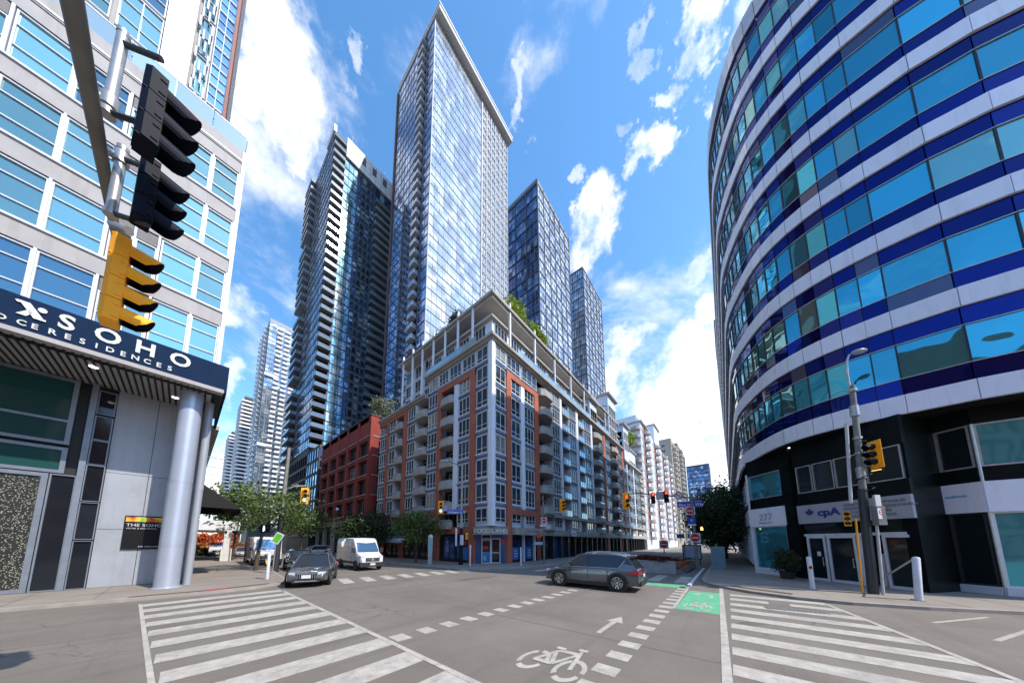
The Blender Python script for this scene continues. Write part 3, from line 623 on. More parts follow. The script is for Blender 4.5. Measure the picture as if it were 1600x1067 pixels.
FWs.box('brick_band', brick, Y(41.4), Y(19.62), 3.15, 3.9, -.3, .128); FWs.box('brick_band', brick, Y(41.4), Y(20.4), 5.35, 5.86, -.3, .126)
# south face
X = lambda x: x - 19.4
for kd, xa, xb, rr in (('white',19.28,19.82,R8),('win',19.82,21.7,R8),('brick',21.7,22.5,R7),('win',22.5,24.45,R7),('white',24.45,25.1,range(1,7)),('win',25.1,27.3,R7),('brick',27.3,28.25,R7),
                       ('balc',28.25,31.2,R8),('rec',31.2,31.9,R8),('win',31.9,34.2,R8),('white',34.2,34.8,R8),('rec',34.8,37.2,R8),('win',37.2,39.7,R8),('white',39.7,40.5,R8),('rec',40.5,42.8,R8),('win',42.8,45.9,R8),('white',45.9,46.6,R8),
                       ('balc',46.6,50.5,R8),('win',50.5,52.2,R8),('brick',52.2,53.2,R8),('win',53.2,56.4,R8),('balc',56.4,60.2,R8),('brick',60.2,61.2,R8),('win',61.2,64.6,R8),('brick',64.6,65.6,R8),
                       ('win',65.6,68.2,R7),('white',68.2,68.8,R7),('rec',68.8,71.6,R7),('win',71.6,74.2,R7),('white',74.2,74.8,R7),('rec',74.8,77.4,R7),('win',77.4,80.2,R7),('balc',80.2,83.0,R7)):
    column(FSs, kd, X(xa), X(xb), rr, (.34,.67) if xb-xa > 2 else (.5,))
column(FSs, 'win', X(21.7), X(24.45), range(7,8)); column(FSs, 'win', X(24.6), X(28.1), range(7,8))
FSs.box('brick_band', brick, X(21.7), X(28.25), 20.55, 21.2, -.3, .131); FSs.box('brick_band', brick, X(22.5), X(28.25), 5.2, 5.86, -.3, .131)
FSs.box('concrete_ledge', stone, X(28.25), X(83), 5.45, 5.86, -.3, .5); FSs.box('concrete_ledge', stone, X(22.5), X(83), 3.05, 3.8, -.3, .45)
# cornices
def ledge(z, h, d, x0, x1, y1, m=stone, name='cornice'):
    part(FL, name, MB().prism([(19.4-d,17.25-d),(x1,17.25-d),(x1,17.25+1.0),(20.4,17.25+1.0),(20.4,y1),(19.4-d,y1)], z, z+h).mesh(name, m), (0,0,0))
ledge(23.4, .22, .25, 0, 65.6, 28.8); ledge(23.62, .3, .5, 0, 65.6, 28.9)
FWs.box('cornice', stone, Y(41.5), Y(28.75), 21.1, 21.35, -1.3, .25); FWs.box('cornice', stone, Y(41.6), Y(28.75), 21.35, 21.65, -1.3, .45)
FSs.box('cornice', stone, X(65.6), X(83.3), 21.16, 21.6, -1.3, .5)
# penthouse floors, set back
P1w = Fac(FL, 19.66, 28.8, -90); P1s = Fac(FL, 19.66, 17.5, 0)
part(FL, 'penthouse_wall', MB().prism([(19.8,17.64),(64,17.64),(64,28.8),(19.8,28.8)], 23.4, 26.3).mesh('penthouse_wall', plaster))
for i in range(4): P1w.put('window', window_mesh(2.2, 2.0, cream, agl, (.25,.5,.75), (.3,), fw=.06), .3+2.6*i, 24.1, -.08)
for i in range(15): P1s.put('window', window_mesh(2.2, 2.0, cream, agl, (.25,.5,.75), (.3,), fw=.06), .5+2.9*i, 24.1, -.08)
ledge(26.3, .22, -.02, 0, 64, 28.8); ledge(26.52, .4, -.3, 0, 64, 28.6, wht, 'terrace_parapet')
part(FL, 'upper_penthouse_wall', MB().prism([(23.2,21.0),(62,21.0),(62,38),(23.2,38)], 26.3, 28.2).mesh('upper_penthouse_wall', wht))
# left block of the west face above its lower cornice
L1 = Fac(FL, 20.35, 36.2, -90); part(FL, 'penthouse_wall', MB().prism([(20.5,28.85),(24,28.85),(24,36),(20.5,36)], 21.6, 28.2).mesh('penthouse_wall', plaster))
for j in range(3):
    for i in range(3): L1.put('window', window_mesh(1.5, 1.75, cream, agl, (.5,), (.3,), fw=.06), .4+2.45*i, 21.75+2.2*j, -.08)
# roof canopy slab and its white posts
part(FL, 'canopy_roof', MB().prism([(19.25,17.1),(62.5,17.1),(62.5,21.4),(23.6,21.4),(23.6,35.4),(19.25,35.4)], 28.2, 28.55).mesh('canopy_roof', stone))
part(FL, 'canopy_roof', MB().prism([(19.0,16.85),(62.8,16.85),(62.8,21.4),(23.6,21.4),(23.6,35.6),(19.0,35.6)], 28.55, 28.85).mesh('canopy_roof', stone))
for i, y in enumerate((20.1,22.6,25.0,27.4,29.9,32.3,34.8)):
    put(FL, 'canopy_post', boxmesh('canopy_post', wht, .2, (29.6-23.9) if y < 28.8 else (29.6-21.6), .2), (19.1, y, 23.92 if y < 28.8 else 21.65), 0)
for i in range(8): put(FL, 'canopy_post', boxmesh('canopy_post', wht, .2, 5.7, .2), (22.2+5.25*i, 17.2, 23.92), 0)
RL = MB().box(0,1.12,-.03,0,.0,.75,0).box(0,1.12,-.05,.02,.75,.8,1).mesh('railing', [rail, steel])
for i in range(8): put(FL, 'railing', RL, (19.1, 28.5-1.15*i, 23.93), R(-90))
for i in range(34): put(FL, 'railing', RL, (23.6+1.15*i, 16.95, 23.93), 0)
# blue glazed stair towers on the roof of the long wing
for x0, x1, zt in ((45.2,48.6,27.6),(55.5,60.5,33.0),(66,70,30)):
    part(FL, 'roof_tower', MB().box(x0, x1, 16.9, 23, 23.95 if x0 < 65 else 21.6, zt, 0).box(x0-.5, x1+.5, 16.4, 23.5, zt, zt+.35, 1).mesh('roof_tower', [plaster, stone]))
    Ft = Fac(FL, x0, 16.88, 0); Fl = Fac(FL, x0-.02, 20.5, -90)
    for j in range(int((zt-24)/2.4)):
        Ft.put('window', window_mesh(x1-x0-.5, 2.0, cream, agl, (.33,.66), (.3,), fw=.06), .25, 24.1+2.4*j, .03); Fl.put('window', window_mesh(3.0, 2.0, cream, agl, (.33,.66), (.3,), fw=.06), .3, 24.1+2.4*j, .03)
part(FL, 'wing_penthouse', MB().box(70, 83, 18.5, 40, 21.6, 27, 0).box(69.6, 83.3, 18.1, 40, 27, 27.3, 1).mesh('wing_penthouse', [plaster, stone]))
for i in range(5): Fac(FL, 70, 18.48, 0).put('window', window_mesh(2.1, 2.1, cream, agl, (.5,), (.3,)), .3+2.5*i, 22.2, .03)
# shops at street level
blueg = glass('blue_shop_glass', (.03, .10, .30), .5, .06, rnd=.5, wave=.5); shopd = glass('dark_shop_glass', (.012, .016, .024), .08, .06, rnd=.4, wave=.4)
pans = [(y, y+2.05) for y in (20.5,22.7,25.0,27.3,29.6,31.9,34.2,36.5,38.8)]
for i, (a_, b_) in enumerate(pans): FWs.put('shop_window', window_mesh(2.05, 2.7, dkmetal, blueg if i < 2 else shopd, (.5,), (.8,), fw=.06), Y(b_), .3, -.1)
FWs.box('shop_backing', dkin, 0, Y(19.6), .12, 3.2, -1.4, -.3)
for i in range(27):
    FSs.put('shop_window', window_mesh(2.0, 2.6, dkmetal, blueg if i in (0,1,4,5) else shopd, (.5,), (.8,), fw=.06), X(22.7+2.2*i), .3, -.25)
    put(FL, 'shop_pier', boxmesh('shop_pier', wht if i < 2 else dkmetal, .16, 2.9, .3), FSs.w(X(24.7+2.2*i), .12, -.2), 0)
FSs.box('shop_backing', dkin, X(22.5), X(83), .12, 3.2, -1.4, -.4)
FSs.box('orange_panel', mat('orange_poster', (.22,.05,.02), .6), X(27.3), X(28.2), .12, 2.6, -.2, .14)
# grocery entrance on the chamfered corner with its curved sign
FG = Fac(FL, 19.45, 19.5, -44)
FG.box('entrance_wall', mat('grocery_blue', (.03,.07,.20), .4), 0, 3.15, .12, 3.0, -.3, -.1)
doorg = window_mesh(.95, 2.5, white, shopd, (), (.42,), fw=.08)
for u in (.62, 1.6): FG.put('door', doorg, u, .14, -.02)
FG.put('shop_window', window_mesh(.95, .62, white, shopd, (), (), fw=.05), .62, 2.4, .0)
postc = [mat('poster_red', (.5,.02,.04), .5), mat('poster_blue', (.03,.16,.45), .5), mat('poster_cyan', (.10,.45,.55), .5)]
FG.box('poster', postc[1], .72, 1.48, .3, 1.2, .0, .012); FG.box('poster', postc[0], .75, 1.3, 1.55, 1.85, .0, .012); FG.box('poster', postc[0], 2.68, 3.0, 2.1, 2.5, -.1, -.08); FG.box('poster', postc[2], .8, 1.1, .4, .9, .012, .02)
for m_, xa in ((postc[1], 25.6), (postc[1], 23.0)):
    FSs.box('poster', m_, X(xa), X(xa)+1.0, .4, 1.7, -.28, -.19)
    for j in range(3): FSs.box('poster_line', white, X(xa)+.3, X(xa)+.85, .7+.3*j, .78+.3*j, -.2, -.185)
FWs.box('poster', postc[1], Y(21.6), Y(20.6), .4, 1.7, -.1, .0); FWs.box('poster', postc[0], Y(21.2), Y(20.7), 2.0, 2.35, -.1, .0)
cs = MB(); sgm = mat('corrugated_sign_metal', (.30, .28, .27), .6); lets = mat('sign_letter_white', (.62, .62, .60), .45)
cxs, cys, rs = 21.7, 19.6, 2.9
arc = [(cxs + rs*math.cos(t), cys + rs*math.sin(t)) for t in [R(188) + (R(262)-R(188))*i/26 for i in range(27)]]
for i in range(26):
    a_, b_ = arc[i], arc[i+1]; q = .03 if i % 2 else 0
    for (p, r_) in ((a_, b_),):
        n_ = Vector(((p[0]+r_[0])/2-cxs, (p[1]+r_[1])/2-cys)).normalized()
        cs.prism([(p[0]+n_.x*q, p[1]+n_.y*q), (r_[0]+n_.x*q, r_[1]+n_.y*q), (r_[0]-n_.x*.3, r_[1]-n_.y*.3), (p[0]-n_.x*.3, p[1]-n_.y*.3)], 3.05, 3.72)
for z_ in (3.0, 3.72): cs.prism([(cxs+(rs+.08)*math.cos(R(186+78*i/20)), cys+(rs+.08)*math.sin(R(186+78*i/20))) for i in range(21)] + [(20.8, 18.6)], z_, z_+.06)
part(FL, 'curved_sign', cs.mesh('curved_sign', sgm))
for i, ch in enumerate('FOODLAND'):
    t = R(193.5 + 8.7*i); me = text_mesh(ch, .62, lets, .03, .012, 'CENTER'); me.transform(Matrix.Rotation(R(90), 4, 'X'))
    part(FL, 'sign_letter', me, (cxs + (rs+.06)*math.cos(t), cys + (rs+.06)*math.sin(t), 3.15), t + R(90))
# side canopies and small signs
grs = mat('green_sign', (.06,.28,.22), .5)
FSs.box('shop_canopy', stone, X(23.4), X(27.4), 3.0, 3.78, .45, 1.1); facetext(FSs, 'THE COMMISSARY', .3, X(24.0), 3.3, grs, 1.105)
ov = MB().lathe([(.001,-.04),(.95,-.04),(1.0,0),(.95,.04),(.001,.04)], 24, axis='y'); ov.v = [(x, y, z*.42) for x, y, z in ov.v]
FSs.part('oval_sign', ov.mesh('oval_sign', [white]), X(36.5), 3.45, .6); facetext(FSs, 'Farmacia', .36, X(35.75), 3.34, postc[1], .65)
FWs.box('shop_sign', mat('dark_teal_sign', (.02,.07,.09), .4), Y(38.5), Y(31.2), 3.0, 3.95, .3, .4); FWs.box('shop_sign_frame', white, Y(38.6), Y(31.1), 3.92, 4.02, .28, .44); FWs.box('shop_sign_frame', white, Y(38.6), Y(31.1), 2.93, 3.03, .28, .44)
facetext(FWs, 'Kitchen Table', .5, Y(36.4), 3.3, mat('dim_letters', (.2,.25,.28)), .405)
aw = MB().prism([(0,0),(1.25,0),(1.25,-.06),(0,-.06)], 0, 1).v
def awning_mesh(L_, deep, drop, m, m2):
    b = MB(); n = 14
    for i in range(n):
        x0, x1 = L_*i/n, L_*(i+1)/n; b.face([(x0,0,0),(x0,-deep,-drop),(x1,-deep,-drop),(x1,0,0)], i % 2); b.face([(x0,-deep,-drop),(x0,-deep,-drop-.22),((x0+x1)/2,-deep,-drop-.28),(x1,-deep,-drop-.22),(x1,-deep,-drop)], i % 2)
    b.face([(0,0,0),(0,0,-drop),(0,-deep,-drop)], 0); b.face([(L_,0,0),(L_,-deep,-drop),(L_,0,-drop)], 0); b.face([(0,0,-.06),(L_,0,-.06),(L_,-deep,-drop-.05),(0,-deep,-drop-.05)], 0)
    return b.mesh('awning', [m, m2])
FWs.part('awning', awning_mesh(7.4, 1.2, .5, mat('grey_awning', (.34,.37,.42), .8), mat('grey_awning_light', (.44,.47,.52), .8)), Y(38.6), 2.92, .12)
# ------------------------------------------------------------------ red brick warehouse
RB = thing('brick_warehouse', 'deep red brick warehouse with recessed black windows, left of the corner apartment building', 'building', (19.6, 45.5, 0))
part(RB, 'core_wall', MB().box(20.5, 36, 46.4, 70, 0, 24.0).mesh('core_wall', dkin))
wb = Fac(RB, 19.6, 70.6, -90); sb = Fac(RB, 19.6, 45.5, 0); wgl = glass('warehouse_glass', (.05,.06,.08), .5, .05, rnd=.6, wave=.5, alt=(.35,.42,.5), altp=.12)
rows = [6.9 + 3.45*i for i in range(5)]
for F, L_, cols in ((wb, 25.02, 5), (sb, 16.4, 3)):
    cw = L_/cols
    for i in range(cols+1):
        c0 = max(0, i*cw-.5) if i else 0; c1 = min(L_, i*cw+.5) if i < cols else L_
        if F is sb and i == 0: c1 = 1.5
        F.box('brick_pier', redbrick, c0, c1, 6.2, 24.3, -.9, 0)
    for z in [6.2] + [r_ + 2.75 for r_ in rows]: F.box('brick_band', redbrick, .01, L_-.01, z, z+.7 if z < 20 else 24.25, -.9, -.06)
    F.box('base_band', stone, -.1, L_, 5.4, 6.2, -.9, .12); F.box('coping', mat('dark_coping', (.1,.04,.035)), -.1, L_, 24.3, 24.5, -.9, .12)
    for i in range(cols+1): F.box('stone_pier', stone, max(0, i*cw-.6), min(L_, i*cw+.6), 0, 5.4, -.9, .02)
    for i in range(cols):
        for z in rows:
            F.put('window', window_mesh(cw-1.0, 2.72, dkmetal, wgl, (.25,.5,.75), (.35,.7), fw=.09), i*cw+.5, z, -.55); put(RB, 'sill', boxmesh('sill', stone, cw-1.0, .14, .55), F.w(i*cw+.5, z-.13, -.45), F.a)
        F.put('shop_window', window_mesh(cw-1.3, 4.9, dkmetal, shopd, (.33,.66), (.7,), fw=.1), i*cw+.65, .2, -.5)
part(RB, 'roof', MB().box(20, 35.8, 46, 70.2, 23.9, 24.1).mesh('roof', roofm))
# ------------------------------------------------------------------ towers
def tower(name, label, x0, x1, y0, y1, H, core, z0=0, zc=None):
    t = thing(name, label, 'tower', (x0, y0, 0)); part(t, 'core_wall', MB().box(x0+.05, x1-.05, y0+.05, y1-.05, 0, H).mesh('core_wall', core)); return t, Fac(t, x0, y1, -90), Fac(t, x0, y0, 0), Fac(t, x1, y0, 90)
def grid(F, name, L_, cols, z0, fh, rows, fm, gm, vb=(), hb=(), u0=0., mx=.02, sill=.3, fw=.035, d=.02, skip=None):
    cw = L_/cols; me = window_mesh(cw-2*mx, fh-sill, fm, gm, vb, hb, fw=fw, dep=.1, sunk=0.0, out=.06)
    for r_ in range(rows):
        for c in range(cols):
            if skip and skip(c, r_): continue
            F.put(name, me, u0+c*cw+mx, z0+r_*fh+sill, d)
slabm = mat('dark_slab_edge', (.06,.065,.08), .6); lightslab = mat('light_slab_edge', (.17,.175,.19), .7)
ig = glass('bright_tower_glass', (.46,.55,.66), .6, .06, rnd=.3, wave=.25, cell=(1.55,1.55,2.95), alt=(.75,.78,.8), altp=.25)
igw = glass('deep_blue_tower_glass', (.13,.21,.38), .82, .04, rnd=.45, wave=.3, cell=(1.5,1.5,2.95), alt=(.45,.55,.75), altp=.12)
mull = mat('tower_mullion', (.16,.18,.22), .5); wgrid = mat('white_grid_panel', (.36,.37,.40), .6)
T, FW_, FS_, FE_ = tower('glass_tower', 'tallest bright glass tower with a thin flat overhanging roof, rising behind the corner apartment building', 33, 65, 50.6, 70.1, 146, slabm)
fh, nr, zb = 2.95, 42, 22
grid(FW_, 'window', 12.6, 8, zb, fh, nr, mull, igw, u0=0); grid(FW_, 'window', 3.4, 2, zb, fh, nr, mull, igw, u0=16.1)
bal = MB().box(0,2.5,-1.25,0,0,.2,0).box(.05,2.45,-1.23,-1.18,.2,1.15,1).box(.05,.11,-1.18,0,.2,1.15,1).box(2.39,2.45,-1.18,0,.2,1.15,1).mesh('balcony', [mat('balcony_concrete', (.36,.37,.40), .8), glass('tower_rail_glass', (.30,.33,.38), .35, .1, rnd=.1, wave=.1)])
for r_ in range(nr): FW_.put('balcony', bal, 13.1, zb+r_*fh, 0); FW_.put('balcony_door', window_mesh(3.0, 2.5, mull, igw, (.5,)), 12.8, zb+r_*fh+.25, 0)
bal2 = MB().box(0,.5,-1.0,0,0,.2,0).box(0,.5,-1.0,-.95,.2,1.1,1).mesh('balcony', [MATS['balcony_concrete'], MATS['tower_rail_glass']])
FW_.box('brown_edge', mat('brown_edge_panel', (.10,.045,.035), .7), -.35, .35, 20, 146, -.2, .35)
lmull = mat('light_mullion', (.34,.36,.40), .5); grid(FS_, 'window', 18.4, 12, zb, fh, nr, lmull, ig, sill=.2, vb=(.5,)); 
me = window_mesh(2.1, 2.8, wgrid, ig, (.5,), (.25,), fw=.2, out=.2)
for r_ in range(nr):
    for c in range(6): FS_.put('framed_window', me, 18.8+c*2.2, zb+r_*fh+.1, .02)
FS_.box('joint_fin', wgrid, 18.45, 18.75, 20, 146, 0, .3); FS_.box('corner_fin', wgrid, -.12, .12, 20, 146, -.1, .12); FS_.box('corner_fin', wgrid, 31.8, 32.0, 20, 146, -.1, .12)
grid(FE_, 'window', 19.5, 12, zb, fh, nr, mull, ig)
part(T, 'flat_roof', MB().box(32.95, 65.8, 48.8, 70.2, 147.2, 148.7, 0).mesh('flat_roof', mat('roof_soffit_grey', (.40,.39,.38), .7))); part(T, 'roof_edge', MB().box(32.8, 66.0, 48.6, 70.3, 148.7, 149.0).mesh('roof_edge', wht)); part(T, 'penthouse', MB().box(34, 64, 51.6, 69.5, 146, 147.2).mesh('penthouse', black))
# dark tower with balconies
dg = glass('navy_tower_glass', (.05,.12,.24), .75, .04, rnd=.6, wave=.5, cell=(1.5,1.5,2.9), alt=(.40,.58,.70), altp=.2); cyg = glass('cyan_tower_glass', (.30,.55,.68), .78, .05, rnd=.4, wave=.5, cell=(1.2,1.2,2.9), alt=(.75,.85,.9), altp=.25)
gpat = glass('grey_pattern_glass', (.34,.36,.46), .7, .08, rnd=.6, wave=.6, cell=(1.1,1.1,2.9), alt=(.75,.75,.78), altp=.3)
D_, DW, DS, DE = tower('balcony_tower', 'dark glass tower with stacked corner balconies and white top floors, left of the tallest tower', 19.8, 46, 83, 106.5, 129, slabm)
fh, nr, zb = 2.9, 35, 27
bm_ = lambda w, deep: (lambda k: WC.setdefault(k, MB().box(0,w,-deep,0,0,.22,0).box(.04,w-.04,-deep+.03,-deep+.08,.22,1.12,1).box(0,w,-deep,-deep+.1,1.12,1.18,0).box(.04,.1,-deep+.08,0,.22,1.12,1).box(w-.1,w-.04,-deep+.08,0,.22,1.12,1).mesh('balcony', [lightslab, glass('smoky_rail_glass', (.16,.22,.27), .4, .08, rnd=.3, wave=.2)])))(('tb', w, deep))
for r_ in range(nr):
    z = zb + r_*fh; DS.put('balcony', bm_(3.3, 1.5), -.25, z, 0); (DS.put('balcony', bm_(12.6, 1.4), 12.9, z, 0) if z < 118 else None)
    if r_ % 9 != 8: DW.put('balcony', bm_(7.5, 1.7), -.3, z, 0)
    DS.put('balcony_door', window_mesh(2.8, 2.4, slabm, dg, (.5,)), .2, z+.3, 0)
grid(DW, 'window', 16.0, 12, zb, fh, nr, slabm, gpat, u0=7.4, hb=(.3,)); grid(DW, 'window', 7.2, 4, zb, fh, nr, slabm, dg)
grid(DS, 'window', 3.9, 3, zb, fh, nr, slabm, cyg, u0=3.3, hb=(.3,)); grid(DS, 'window', 5.6, 4, zb, fh, nr, slabm, dg, u0=7.3, fw=.16, sill=.6); grid(DS, 'window', 13, 8, zb, fh, nr, slabm, dg, u0=12.9)
wp = mat('white_penthouse_panel', (.50,.51,.54), .5, var=.08)
DS.box('white_penthouse', wp, 3.4, 26.2, 123.5, 130.5, -.5, .6); DW.box('white_penthouse', wp, 17, 23.5, 129, 131.5, -.5, .3)
for i in range(6): DS.box('penthouse_louvre', dkmetal, 4.2+3.6*i, 5.6+3.6*i, 126.2, 129.2, .6, .63)
for i in range(12): DS.box('panel_joint', dkmetal, 3.6+1.8*i, 3.66+1.8*i, 123.5, 130.5, .6, .62)
for z_ in (125.2,127.0,128.8): DS.box('panel_joint', dkmetal, 3.4, 26.2, z_, z_+.06, .6, .615)
for x, y, h in ((20.3,84,5.5),(21,88,3),(25,84,4),(31,83.6,2.5),(36,84,3)): part(D_, 'antenna', MB().tube((0,0,0),(0,0,h),.07,.03,6).mesh('antenna', steel), (x, y, 129 if x < 23 else 131.5))
part(D_, 'crane_arm', MB().tube((20.3,84,134.4),(19.2,83.4,137.6),.08,.04,6).mesh('crane_arm', steel))
part(D_, 'podium', MB().box(19.9, 40, 74, 83, 0, 26).box(19.9, 46, 83, 108, 0, 26.9).mesh('podium', mat('dark_precast', (.07,.07,.085), .7, var=.2)))
pw = Fac(D_, 19.88, 108, -90); ps = Fac(D_, 19.9, 73.98, 0)
grid(pw, 'window', 34, 17, 5, 3.4, 6, slabm, dg, mx=.35, sill=.7, d=.03); grid(ps, 'window', 20, 10, 5, 3.4, 6, slabm, dg, mx=.25, sill=.7, d=.03)
# two towers to the right of the tallest
gg = glass('dark_grid_glass', (.09,.14,.28), .8, .05, rnd=.6, wave=.4, cell=(1.6,1.6,2.9), alt=(.30,.36,.5), altp=.2); gs = glass('pale_grid_glass', (.42,.48,.60), .45, .09, rnd=.35, wave=.4, cell=(1.6,1.6,2.9), alt=(.8,.83,.88), altp=.3)
for nm, lab, x0, x1, y0, y1, H, gw in (('grid_tower', 'dark glass tower with a heavy grid of mullions, just right of the tallest tower', 83.1, 112, 49, 66, 153, gg), ('grid_tower', 'smaller grey glass tower with a sloping top, rightmost of the high towers', 134, 163, 50.7, 60, 157, gs)):
    t, a_, b_, c_ = tower(nm, lab, x0, x1, y0, y1, H-1, slabm)
    cf = 5.8; rows_ = int((H-40)/cf)
    for F, L_, nc, gl in ((a_, y1-y0, 3, gw), (b_, x1-x0, 6, gs)):
        grid(F, 'window', L_, nc*3, 40, 2.9, rows_*2, mull, gl, mx=.05, sill=.12, fw=.07)
        for i in range(nc+1): F.box('grid_fin', slabm, L_*i/nc-.16, L_*i/nc+.16, 30, H-1, 0, .3)
        for j in range(rows_+1): put(t, 'grid_band', boxmesh('grid_band', slabm, L_, .3, .28), F.w(0, 40+cf*j-.15, 0), F.a)
    part(t, 'roof_screen', MB().box(x0+.3, x1-.3, y0+.3, y1-.3, H-1, H+.6).mesh('roof_screen', mull))
# far condominiums up the street on the left
sgl = glass('far_tower_glass', (.30,.42,.55), .7, .08, rnd=.5, wave=.3, cell=(2,2,2.9), alt=(.75,.78,.8), altp=.3); wslab = mat('white_balcony', (.66,.66,.68), .6)
t, a_, b_, c_ = tower('condo_tower', 'pale grey condominium tower with white balconies, beside the dark balcony tower', 22.7, 37, 196.4, 222, 132, slabm)
part(t, 'roof_screen', MB().box(22.7, 37, 196.4, 222, 132, 134.3).mesh('roof_screen', mat('grey_roof_screen', (.25,.28,.33), .6)))
wb1 = MB().box(0,2.4,-1.5,0,0,.25,0).box(0,2.4,-1.5,-1.4,.25,1.2,0).mesh('balcony', wslab)
for r_ in range(42):
    z = 10+2.9*r_
    for u in (3.8, 7.4, 11.2): b_.put('balcony', wb1, u, z, 0)
    for u in (1, 6, 11, 16, 21): a_.put('balcony', wb1, u, z, 0)
grid(b_, 'window', 14.2, 7, 10, 2.9, 42, wslab, sgl, sill=.5); grid(a_, 'window', 25.6, 10, 10, 2.9, 42, mull, sgl, sill=.5)
for z in (56, 98): b_.box('white_band', wslab, -.3, 6, z, z+1.6, 0, 1.2)
for lab, x0, x1, y0, y1, H in (('slim pale tower with white bands, middle of the three far towers', 21.3, 27.2, 267, 292, 111), ('lowest white banded tower, farthest left beside the hotel', 19.5, 25.7, 315, 340, 96)):
    t, a_, b_, c_ = tower('banded_tower', lab, x0, x1, y0, y1, H, MATS['dark_slab_edge'])
    for r_ in range(int((H-8)/2.9)):
        put(t, 'white_band', boxmesh('white_band', wslab, x1-x0+1.5, 1.15, 1.4), b_.w(-1.4, 8+2.9*r_, 0), 0); put(t, 'side_band', boxmesh('side_band', wslab, y1-y0, 1.15, 1.4), a_.w(0, 8+2.9*r_, 0), a_.a)
        b_.put('window', window_mesh(x1-x0-.2, 1.7, mull, sgl, (.25,.5,.75)), .1, 9.2+2.9*r_, 0)
# buildings along the street to the right
WBd = thing('balcony_block', 'sunlit white apartment block with rounded balconies beyond the corner apartment building', 'building', (87, 17.3, 0))
part(WBd, 'core_wall', MB().box(87.3, 150, 17.6, 45, 0, 38.5).mesh('core_wall', plaster)); a_ = Fac(WBd, 87.3, 36, -90); b_ = Fac(WBd, 87.3, 17.6, 0)
crv = MB().prism([(0,0)] + [(1.5-1.5*math.cos(R(15*i)), -1.6*math.sin(R(15*i))) for i in range(13)], -.18, .75).mesh('balcony', stone)
for r_ in range(14):
    z = 3+2.55*r_
    for i in range(5): a_.put('window', window_mesh(2.2, 1.7, cream, agl, (.33,.66), (.3,)), .6+3.5*i, z+.4, .02)
    a_.put('balcony', crv, 15.7, z, 0)
    for i in range(15):
        if i % 4 == 1: b_.put('balcony', crv, .3+4.1*i, z, 0); b_.put('recess_shade_panel', boxmesh('recess_shade_panel', back, 2.6, 1.9, .03), .5+4.1*i, z+.3, 0)  # dark sheet on the flat wall paints the shade behind each balcony
        else: b_.put('window', window_mesh(2.4, 1.8, cream, agl, (.33,.66), (.3,)), .5+4.1*i, z+.4, .02); put(WBd, 'sill_band', boxmesh('sill_band', tealb, 2.6, .12, .06), b_.w(.4+4.1*i, z+.1, 0), 0)
    for i in range(11): put(WBd, 'salmon_panel', boxmesh('salmon_panel', brick, .9, 2.5, .05), b_.w(3.1+8.2*i, z, 0), 0) if i < 7 else None
part(WBd, 'penthouse', MB().box(89.5, 100, 19, 40, 38.5, 42, 0).mesh('penthouse', plaster)); part(WBd, 'roof_slab', MB().box(87, 97, 17, 40, 38.5, 38.9).mesh('roof_slab', stone)); part(WBd, 'stair_tower', MB().box(112, 121, 18, 40, 38.5, 46).mesh('stair_tower', plaster)); part(WBd, 'roof_slab', MB().box(111.5, 121.5, 17.5, 40, 46, 46.4).mesh('roof_slab', stone))
pg_ = Fac(WBd, 89.5, 18.98, 0)
for i in range(3): pg_.put('window', window_mesh(2, 2.4, cream, agl, (.5,)), .4+2.4*i, 39.1, .03)
tan = mat('tan_precast', (.36,.30,.25), .8, var=.12)
for lab, x0, x1, H, m_ in (('tall tan concrete apartment slab beyond the sunlit white block', 152, 172, 53, tan), ('second tan apartment slab, just behind the first one', 178, 214, 58, tan)):
    t, a_, b_, c_ = tower('apartment_slab', lab, x0, x1, 17.5, 40, H, m_)
    for r_ in range(int(H/2.7)-1):
        for i in range(5): a_.put('window', window_mesh(1.6, 1.5, cream, agl, (.5,)), 1.5+4.2*i, 3+2.7*r_, .03)
        for i in range(4): b_.put('window', window_mesh(1.8, 1.5, cream, agl, (.5,)), 1.2+4.8*i, 3+2.7*r_, .03); (b_.put('balcony', crv, 3.6+4.6*i, 3+2.7*r_, 0), b_.put('recess_shade_panel', boxmesh('recess_shade_panel', back, 2.4, 1.9, .03), 3.8+4.6*i, 3.3+2.7*r_, 0)) if i < 2 else None  # balcony shade painted as a dark sheet here too
t, a_, b_, c_ = tower('distant_office_tower', 'dark blue glass office tower at the far end of the right street', 322, 350, 8, 26, 77, slabm)
for r_ in range(19): a_.put('window', window_mesh(17.6, 3.0, mull, gg, (.125,.25,.375,.5,.625,.75,.875)), .2, 4+3.8*r_, .02)
t, a_, b_, c_ = tower('distant_office_tower', 'low teal glass tower in front of the dark distant one', 250, 262, 9, 15, 38, slabm)
for r_ in range(9): a_.put('window', window_mesh(5.8, 3.0, mull, cyg, (.25,.5,.75)), .1, 3+3.8*r_, .02)
t, a_, b_, c_ = tower('slim_blue_tower', 'slim blue glass tower peeping out left of the curved office block', 200, 230, -22, -3.6, 137, slabm)
for r_ in range(34):
    a_.put('window', window_mesh(18, 3.1, mull, gg, tuple((i+1)/9 for i in range(8))), .2, 4+3.85*r_, .02); Fac(t, 230, -3.6, 180).put('window', window_mesh(29.6, 3.1, mull, gg, tuple((i+1)/12 for i in range(11))), .2, 4+3.85*r_, .02)
